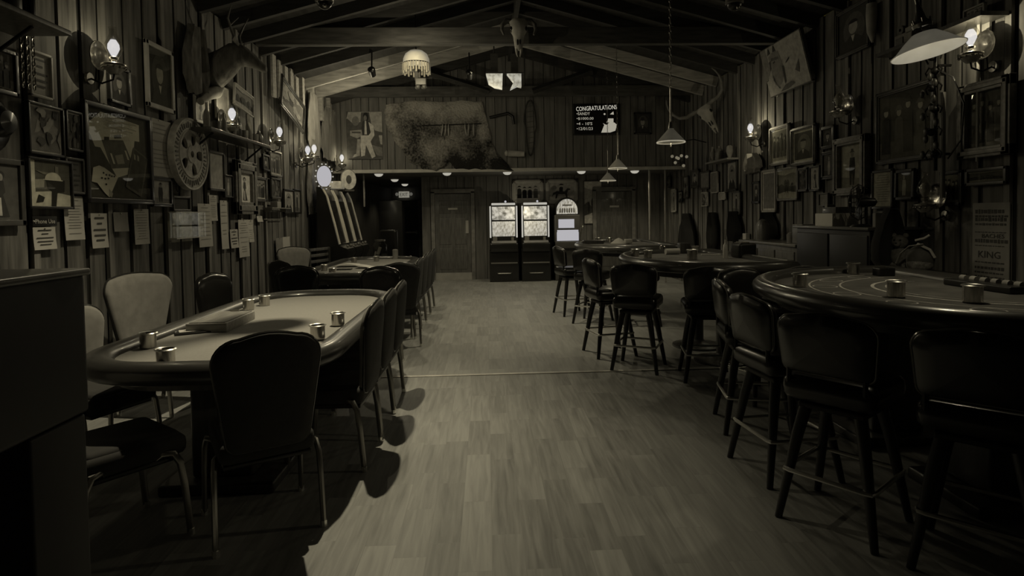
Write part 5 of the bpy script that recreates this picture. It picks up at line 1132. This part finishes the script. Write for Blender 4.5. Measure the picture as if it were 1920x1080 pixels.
# ornate iron rack with draped strands
p = hit(1748, 215, 0, XR - .22); t = thing('iron_rack', (XR - .05, p.y, 2.2), -PI / 2, 'tall ornate dark iron rack hung with small shapes before the large painting', 'rack')
b = MB(); b.cyl((0, -.14, -.35), (0, -.14, .75), .018, n=10)
for k, z in enumerate((-.2, .0, .2, .4, .55, .68)):
    b.sph((.02 * (-1) ** k, -.16, z), .035, n=8); b.tube([(0, -.14, z), (.06, -.16, z + .04), (.1, -.16, z), (.08, -.16, z - .04)], .008, 6); b.tube([(0, -.14, z), (-.06, -.16, z + .04), (-.1, -.16, z), (-.07, -.16, z - .05)], .008, 6)
b.cyl((0, 0, .6), (0, -.14, .6), .012, n=8); b.cyl((0, 0, -.2), (0, -.14, -.2), .012, n=8); b.build('rack_stem', M_IRON, t)
b = MB()
for k in range(11): b = MB(); b.sph((.09 * math.sin(k * 2.3), -.2, .5 - k * .07), .03, sc=(.8, .6, 1.3), n=8); b.build('ornament', mat('dull_bronze', .09, .4, .5), t)
b = MB(); b.tube([(.05, -.16, .55), (.2, -.14, .45), (.3, -.12, .2), (.25, -.1, -.1), (.1, -.1, -.25)], .008, 6); b.build('cable', M_BLACK, t)
b = MB(); b.cyl((.04, -.1, -.6), (.04, -.1, .35), .02, n=8); b.build('pale_pole', mat('pale_pole', .2, .5), t)

# ------------------------------------------------------------------ right wall furniture
t = thing('sideboard', (3.98, 7.85, 0), -PI / 2, 'brown wooden sideboard with drawers against the right wall', 'sideboard')
b = MB(); b.box((0, 0, .54), (1.56, .46, 1.04), bev=.008); b.build('cabinet_body', M_MWOOD, t)
b = MB(); b.box((0, -.01, 1.08), (1.62, .52, .035), bev=.01); b.build('top_board', mat('sideboard_top', .15, .3, coat=.4, var=.2), t)
for i in range(3):
    for j in range(2):
        b = MB(); b.box((-.5 + i * .5, -.235, .9 - j * .24), (.46, .02, .2), bev=.006); d_ = b.build('drawer', M_MWOOD, t)
        b = MB(); b.tube([(-.56 + i * .5, -.25, .9 - j * .24), (-.56 + i * .5, -.27, .9 - j * .24), (-.44 + i * .5, -.27, .9 - j * .24), (-.44 + i * .5, -.25, .9 - j * .24)], .006, 6); b.build('drawer_pull', M_BRASS, d_)
for i in range(2): b = MB(); b.box((-.38 + i * .76, -.235, .32), (.7, .02, .5), bev=.006); b.build('door', M_MWOOD, t)
t = thing('black_cabinet', (3.97, 6.33, 0), -PI / 2, 'tall black cabinet under the desk fan on the right wall', 'cabinet')
b = MB(); b.box((0, 0, .65), (1.36, .5, 1.3), bev=.01); b.build('cabinet_body', M_BLACK, t)
b = MB(); b.box((0, -.01, 1.315), (1.42, .56, .03), bev=.008); b.build('top_board', mat('cabinet_top', .08, .3, coat=.4), t)
for s_ in (-1, 1): b = MB(); b.box((s_ * .34, -.255, .7), (.64, .02, 1.1), bev=.006); d_ = b.build('door', M_BLACK, t); b = MB(); b.sph((s_ * .06, -.28, .75), .015, n=8); b.build('knob', M_BRASS, d_)
t = thing('desk_fan', (3.85, 5.98, 1.33), -PI / 2 - .5, 'round black desk fan on the black cabinet', 'fan')
b = MB()
for rr, yy in ((.19, 0), (.17, -.05), (.13, -.07), (.08, -.085)): b.tube([(rr * math.cos(a), yy - .03, .25 + rr * math.sin(a)) for a in [i * PI / 16 for i in range(32)]], .003, 5, closed=True)
for k in range(20):
    a = k * PI / 10; b.tube([(.03 * math.cos(a), -.12, .25 + .03 * math.sin(a)), (.13 * math.cos(a), -.1, .25 + .13 * math.sin(a)), (.19 * math.cos(a), -.03, .25 + .19 * math.sin(a)), (.14 * math.cos(a), .05, .25 + .14 * math.sin(a))], .0025, 4)
b.build('cage', M_BLACK, t)
b = MB()
for k in range(4):
    a = k * PI / 2; ca, sa = math.cos(a), math.sin(a); q = [(.03, -.03), (.15, -.08), (.17, .02), (.1, .07), (.03, .03)]
    b.loft([[(u * ca - v * sa, -.03 + v * .35, .25 + u * sa + v * ca) for u, v in q], [(u * ca - v * sa, -.026 + v * .35, .25 + u * sa + v * ca) for u, v in q]])
b.build('blade_set', M_BLACK, t)
b = MB(); b.lathe([(.001, -.1), (.04, -.08), (.05, .0), (.045, .08), (.001, .1)], (0, .04, .25), 16, M=Matrix.Rotation(PI / 2, 3, 'X')); b.build('motor', M_BLACK, t)
b = MB(); b.lathe([(.001, .03), (.08, .025), (.11, .0)], n=20); b.cyl((0, .04, .02), (0, .04, .22), .016, n=10); b.build('base', M_BLACK, t)
o = MB(); o.box((3.9, 6.5, 1.33 + .07), (.3, .34, .14), bev=.005); tag(o.build('white_box', M_PAPER), 'white carton left of the desk fan', 'box')
o = MB(); o.box((3.92, 6.5, 1.47 + .035), (.22, .26, .07), bev=.005); tag(o.build('dark_tray_box', M_DWOOD), 'dark small box lying on the white carton', 'box')
o = MB(); o.box((3.92, 6.66, 1.47 + .05), (.1, .05, .1), bev=.004); tag(o.build('white_block', M_PAPERD), 'small pale block behind the dark box on the carton', 'box')
o = MB(); o.box((3.9, 5.74, 1.33 + .07), (.16, .05, .14), bev=.01); tag(o.build('white_jar', M_PAPERD), 'pale upright packet right of the desk fan', 'packet')
o = MB(); o.box((3.98, 7.22, 1.0975 + .12), (.3, .24, .24), bev=.01); tag(o.build('brown_carton', M_MWOOD), 'brown carton on the sideboard beside the black cabinet', 'box')
o = MB(); o.lathe([(.001, 0), (.09, 0), (.1, .2), (.06, .28), (.001, .3)], (3.95, 8.4, 1.0975), 18); tag(o.build('brown_canister', M_MWOOD), 'brown canister at the left end of the sideboard', 'canister')
o = MB(); o.lathe([(.001, 0), (.05, 0), (.055, .1), (.03, .13), (.001, .135)], (3.9, 7.5, 1.0975), 18); tag(o.build('dull_pot', mat('dull_glaze', .16)), 'small dull pot in the middle of the sideboard', 'pot')
for (px, lb, r_) in ((1384, 'left one of two white papers standing at the sideboard end', .25), (1399, 'right one of two white papers standing at the sideboard end', -.3)):
    p = hit(px, 449, 0, XR - .05); o = MB(); o.box((p.x, p.y, p.z), (.06, .16, .2), rz=r_ * .3); tag(o.build('paper_bag', M_PAPER), lb, 'paper', 'white papers pinned near the sideboard')
# stuffed bear and bag hung on hooks
t = thing('side_stand', (4.0, 5.32, 0), -PI / 2, 'narrow dark stand against the right wall carrying bear and bag', 'stand')
b = MB(); b.box((0, 0, .915), (.56, .4, .03), bev=.006); b.build('stand_top', M_DWOOD, t)
for sx in (-1, 1):
    for sy in (-1, 1): b = MB(); b.box((sx * .24, sy * .16, .45), (.04, .04, .9)); b.build('leg', M_DWOOD, t)
t = thing('stuffed_bear', (3.9, 5.48, 1.115), -PI / 2 + .6, 'small plush bear sitting beside the big black coat', 'stuffed toy')
b = MB(); b.sph((0, 0, .08), .07, sc=(1, .9, .95)); b.sph((0, 0, -.06), .08, sc=(1, .8, 1.15)); b.sph((0, -.06, .065), .03)
for s_ in (-1, 1): b.sph((s_ * .05, 0, .14), .025, n=8); b.tube([(s_ * .06, 0, .0), (s_ * .1, -.02, -.06)], [.03, .022], 8); b.tube([(s_ * .04, 0, -.13), (s_ * .06, -.05, -.17)], [.035, .028], 8)
b.build('plush_body', mat('plush', .13, .95, var=.3, scale=30, bump=.5), t)
for q in ((-.025, -.06, .1), (.025, -.06, .1), (0, -.09, .072)): b = MB(); b.sph(q, .009, n=6); b.build('button', M_BLACK, t)
t = thing('shoulder_bag', (3.92, 5.24, 1.07), -PI / 2 + .6, 'round dull bag with a wide pale strap near the stuffed bear', 'bag')
b = MB(); b.sph((0, 0, -.02), .12, sc=(.95, .7, 1.05)); b.build('bag_body', M_COAT if False else mat('worn_bag', .07, .8, var=.4, scale=8), t)
b = MB(); b.sph((0, -.012, -.07), .115, sc=(.95, .7, .6)); b.build('bag_bottom', mat('speckled_bag', .16, .8, var=.5, scale=40), t)
b = MB(); b.tube([(-.16, -.09, -.06), (-.12, -.1, .03), (-.05, -.1, .1), (.05, -.08, .12)], .028, 6, flat=.2); b.tube([(0, -.07, .12), (.1, -.07, .07), (.13, -.05, .0)], .012, 6); b.tube([(-.02, -.06, .15), (.05, -.06, .17), (.09, -.05, .2)], .01, 6); b.build('strap', mat('pale_strap', .45, .6), t)

# ------------------------------------------------------------------ slot machines
M_CAB = mat('slot_cabinet_black', .012, .3, coat=.3)
SCR = mat('slot_screen_print', (.8, .78, .66), .3, emit=.34, var=.85, scale=13); SCR2 = mat('slot_reel_print', (.85, .82, .7), .3, emit=.3, var=.6, scale=18, stretch=(1.6, 1, .8)); STRIP = glow('slot_light_strip', (1, .96, .84), .46); BRT = glow('slot_bright_glass', (.97, .95, 1), .46)
t = thing('slot_machine', (0, 0, 0), 0, '', 'slot machine')
b = MB(); b.box((0, 0, 1.24), (.64, .5, 1.06), bev=.02); b.box((0, -.12, .78), (.64, .6, .2), bev=.03); b.build('cabinet', M_CAB, t)
b = MB(); b.box((0, -.05, .37), (.66, .62, .74), bev=.01); b.build('base_cabinet', M_CAB, t)
b = MB(); b.box((0, -.255, 1.555), (.52, .02, .3), bev=.004); b.build('upper_screen', SCR, t)
b = MB(); b.box((0, -.255, 1.2), (.52, .02, .34), bev=.004); b.build('reel_screen', SCR2, t)
b = MB()
for s_ in (-1, 1): b.box((s_ * .3, -.25, 1.36), (.035, .04, .72), bev=.012)
b.build('side_light', STRIP, t); b = MB(); b.box((0, -.24, 1.765), (.54, .06, .05), bev=.015); b.build('top_light', STRIP, t)
b = MB(); b.sph((.05, -.24, 1.82), .025, n=8); b.build('candle_light', BRT, t)
b = MB(); b.box((0, -.36, .9), (.56, .14, .03), rot=Matrix.Rotation(.3, 3, 'X'), bev=.006); b.box((-.2, -.27, .96), (.1, .03, .12)); b.box((.2, -.27, .96), (.06, .03, .1)); b.build('button_deck', mat('slot_trim_dull', .2, .4, .3), t)
b = MB(); b.box((0, -.37, .43), (.6, .02, .03)); b.build('trim_strip', MATS['slot_trim_dull'], t)
b = MB(); b.tube([(-.16, -.36, .2), (-.14, -.42, .2), (.14, -.42, .2), (.16, -.36, .2)], .012, 8); b.build('foot_rail', M_CHROME, t)
pL = hit(946, 518, 1, 13.5); pR = hit(1006, 518, 1, 13.5)
t.location = (pL.x, 13.85, 0); t['label'] = 'left one of the twin slot machines with bright screens on the back wall'; t['group'] = 'twin slot machines'
dup(t, (pR.x, 13.85, 0), 0, 'right one of the twin slot machines with bright screens on the back wall', 'twin slot machines')
lamp('light_slot_glow', 'POINT', (.85, 13.2, 1.6), 4, .0)
p = hit(1066, 450, 1, 13.4); t = thing('arched_slot_machine', (p.x, 13.8, 0), 0, 'slot machine with a rounded lit top right of the twins', 'slot machine')
b = MB(); b.box((0, 0, .75), (.58, .56, 1.5), bev=.02); b.box((0, -.1, .82), (.58, .6, .16), bev=.02); b.build('cabinet', mat('slot_cabinet_brown', .07, .4), t)
b = MB(); b.prism([(-.27, 1.5)] + [(.27 * math.cos(a), 1.6 + .3 * math.sin(a)) for a in [PI - PI * i / 16 for i in range(17)]] + [(.27, 1.5)], -.2, .2, 'xz'); b.build('arched_top', M_CAB, t)
b = MB(); b.prism([(-.24, 1.52)] + [(.24 * math.cos(a), 1.6 + .26 * math.sin(a)) for a in [PI - PI * i / 16 for i in range(17)]] + [(.24, 1.52)], -.215, -.2, 'xz'); b.build('arched_sign', SCR2, t)
b = MB()
for k in range(7): b.box((-.16 + k * .053, -.22, 1.6), (.03, .01, .1))
b.box((0, -.22, 1.72), (.22, .01, .03)); b.build('sign_pattern', MATS['slot_trim_dull'], t)
b = MB(); b.box((-.03, -.29, 1.3), (.36, .02, .2), bev=.005); b.box((0, -.29, 1.13), (.48, .03, .05)); b.build('reel_window', BRT, t)
b = MB(); b.box((0, -.29, 1.01), (.5, .02, .2), bev=.02); b.build('lower_glass', BRT, t)
b = MB(); b.cyl((.3, -.1, .9), (.36, -.12, 1.2), .014, n=8); b.sph((.36, -.12, 1.22), .03, n=8); b.build('pull_lever', M_CHROME, t)

def curved_slot():
    t = thing('curved_slot_machine', (0, 0, 0), 0, '', 'slot machine')
    prof = [(.1, 0), (-.34, 0), (-.36, .7), (-.44, .86), (-.42, .95), (-.26, 1.02), (-.18, 1.4), (-.06, 1.9), (.02, 2.05), (.1, 2.06)]
    b = MB(); b.prism([(y + .1, z) for y, z in prof], -.29, .29, 'yz'); b.build('cabinet', M_CAB, t)
    for s_ in (-1, 1):
        b = MB(); b.tube([(s_ * .27, y + .09, z) for y, z in ((-.27, 1.04), (-.19, 1.4), (-.07, 1.88), (-.0, 2.02))], .02, 8); b.build('side_light', mat('lit_side_tube', .5, .3, emit=.08), t)
    b = MB(); b.face([(-.22, -.178, 1.06), (.22, -.178, 1.06), (.22, -.0, 1.82), (-.22, -.0, 1.82)]); b.face([(.22, -.168, 1.06), (-.22, -.168, 1.06), (-.22, .01, 1.82), (.22, .01, 1.82)]); b.build('curved_screen', mat('dim_screen', .03, .2, var=.6, scale=9), t)
    b = MB(); b.box((0, -.24, .975), (.5, .16, .02), rot=Matrix.Rotation(.35, 3, 'X')); b.sph((.15, -.28, 1.0), .03, n=8); b.sph((-.1, -.28, 1.0), .025, n=8); b.build('button_deck', MATS['slot_trim_dull'], t)
    return t
cs = curved_slot(); GS = 'curved slot machines along the far left wall'
for i, (y, lb) in enumerate(((10.95, 'nearest curved slot machine of the row on the left wall'), (11.6, 'middle curved slot machine of the row on the left wall'), (12.25, 'farthest curved slot machine of the row on the left wall'))):
    if i == 0: cs.location = (XL + .42, y, 0); cs.rotation_euler = (0, 0, PI / 2); cs['label'] = lb; cs['group'] = GS
    else: dup(cs, (XL + .42, y, 0), PI / 2, lb, GS)
p = hit(605, 330, 1, 10.85); t = thing('slot_topper', (p.x, 10.95, 2.06), PI / 2 - .9, 'bright beaded oval light standing on the nearest curved slot machine', 'lit sign')
b = MB(); b.prism(ell(0, .2, .13, .19, 20), -.02, .02, 'xz'); b.build('lit_face', BRT, t)
b = MB()
for k in range(14): a = k * PI / 7; b.sph((.165 * math.cos(a), 0, .2 + .225 * math.sin(a)), .014, n=6)
b.build('light_beads', STRIP, t); b = MB(); b.box((0, 0, .0), (.2, .1, .03)); b.build('foot', M_CHROME, t)
p = hit(652, 330, 1, 12.2); t = thing('slot_topper', (p.x, 12.25, 2.06), PI / 2 - .9, 'pale oval sign standing on the farthest curved slot machine', 'lit sign')
b = MB(); b.prism(ell(0, .22, .16, .2, 20), -.02, .02, 'xz'); b.build('oval_face', mat('pale_sign_face', .6, .5, emit=.16, var=.3, scale=12), t)
b = MB(); b.tube([(.165 * math.cos(a), 0, .22 + .205 * math.sin(a)) for a in [i * PI / 12 for i in range(24)]], .012, 6, closed=True); b.prism(ell(0, .22, .06, .09, 12), -.024, -.02, 'xz'); b.box((0, 0, .0), (.2, .1, .03)); b.build('oval_rim', MATS['slot_trim_dull'], t)
o = MB(); o.box((-2.84, 11.55, 2.06 + .07), (.22, .3, .14), bev=.01); tag(o.build('lit_box', mat('pale_sign_face', .6)), 'pale glowing box standing on the middle curved slot machine', 'lit sign')
# things between the second table and the far wall
t = thing('slatted_bench', (-2.8, 10.25, 0), PI / 2 - .3, 'low slatted wooden bench before the curved slot machines', 'bench')
b = MB()
for k in range(3): b.box((0, .05, .98 - k * .1), (.62, .02, .05), bev=.005)
b.build('back_slats', M_MWOOD, t); b = MB(); b.box((0, -.12, .45), (.62, .34, .04), bev=.01); b.build('seat', M_DWOOD, t)
for sx in (-1, 1):
    for sy, hh in ((-.26, .44), (.05, 1.0)): b = MB(); b.box((sx * .29, sy, hh / 2), (.04, .04, hh)); b.build('leg', M_DWOOD, t)
p = hit(711, 476, 1, 11.3); t = thing('small_round_table', (p.x, 11.3, 0), 0, 'small dark pedestal table behind the second card table', 'table')
b = MB(); b.cyl((0, 0, .72), (0, 0, .75), .3, n=28); b.build('table_top', M_MWOOD, t); b = MB(); b.cyl((0, 0, .03), (0, 0, .72), .035, n=12); b.lathe([(.001, 0), (.24, 0), (.24, .02), (.04, .05)], n=24); b.build('pedestal', M_IRON, t)
t = thing('glass_jar', (p.x + .03, 11.25, .75), 0, 'large clear glass jar on the small round table', 'jar')
b = MB(); b.lathe([(.12, 0), (.13, .02), (.13, .24), (.09, .29), (.09, .31)], n=24); b.build('jar_body', thin_glass('jar_glass', .8, .04, 1.6), t)
b = MB(); b.tube([(-.05, 0, .06), (.0, 0, .2)], .03, 8); b.tube([(-.1, 0, .04), (-.08, 0, .12)], .02, 8); b.build('jar_contents', M_PAPERD, t)
b = MB(); b.lathe([(.1, .31), (.1, .34), (.001, .345)], n=24); b.build('jar_lid', M_BRASS, t)
p = hit(742, 470, 1, 12.0); t = thing('swivel_chair', (p.x, 12.0, 0), 2.6, 'dark high-backed swivel chair by the corridor', 'chair')
b = MB(); b.box((0, .2, .9), (.42, .1, .72), bev=.05); b.build('backrest', M_VINYL, t); b = MB(); b.box((0, -.04, .5), (.46, .46, .1), bev=.04); b.build('seat', M_VINYL, t)
b = MB(); b.cyl((0, 0, .06), (0, 0, .46), .03, n=10)
for k in range(5): a = k * 2 * PI / 5; b.tube([(0, 0, .09), (.26 * math.cos(a), .26 * math.sin(a), .05)], [.025, .015], 6); b.sph((.26 * math.cos(a), .26 * math.sin(a), .03), .028, n=6)
b.build('swivel_base', M_IRON, t)
for s_ in (-1, 1): b = MB(); b.tube([(s_ * .24, .12, .5), (s_ * .27, .1, .7), (s_ * .27, -.14, .72)], .016, 8); b.build('armrest', M_CHROME, t)
o = MB(); p = hit(740, 395, 1, 14.1); o.box((-2.28, 14.6, .95), (.55, .5, 1.9), bev=.01); tag(o.build('dark_locker', M_CAB), 'plain dark locker at the corridor mouth left of the exit door', 'locker')
p = hit(754, 476, 1, 11.6); o = MB(); o.lathe([(.001, 0), (.05, 0), (.05, .16), (.02, .17), (.001, .17)], (-1.62, 10.62, .768), 14); tag(o.build('paper_towel_roll', M_PAPERD), 'upright pale paper roll at the far right of the second card table', 'paper roll')
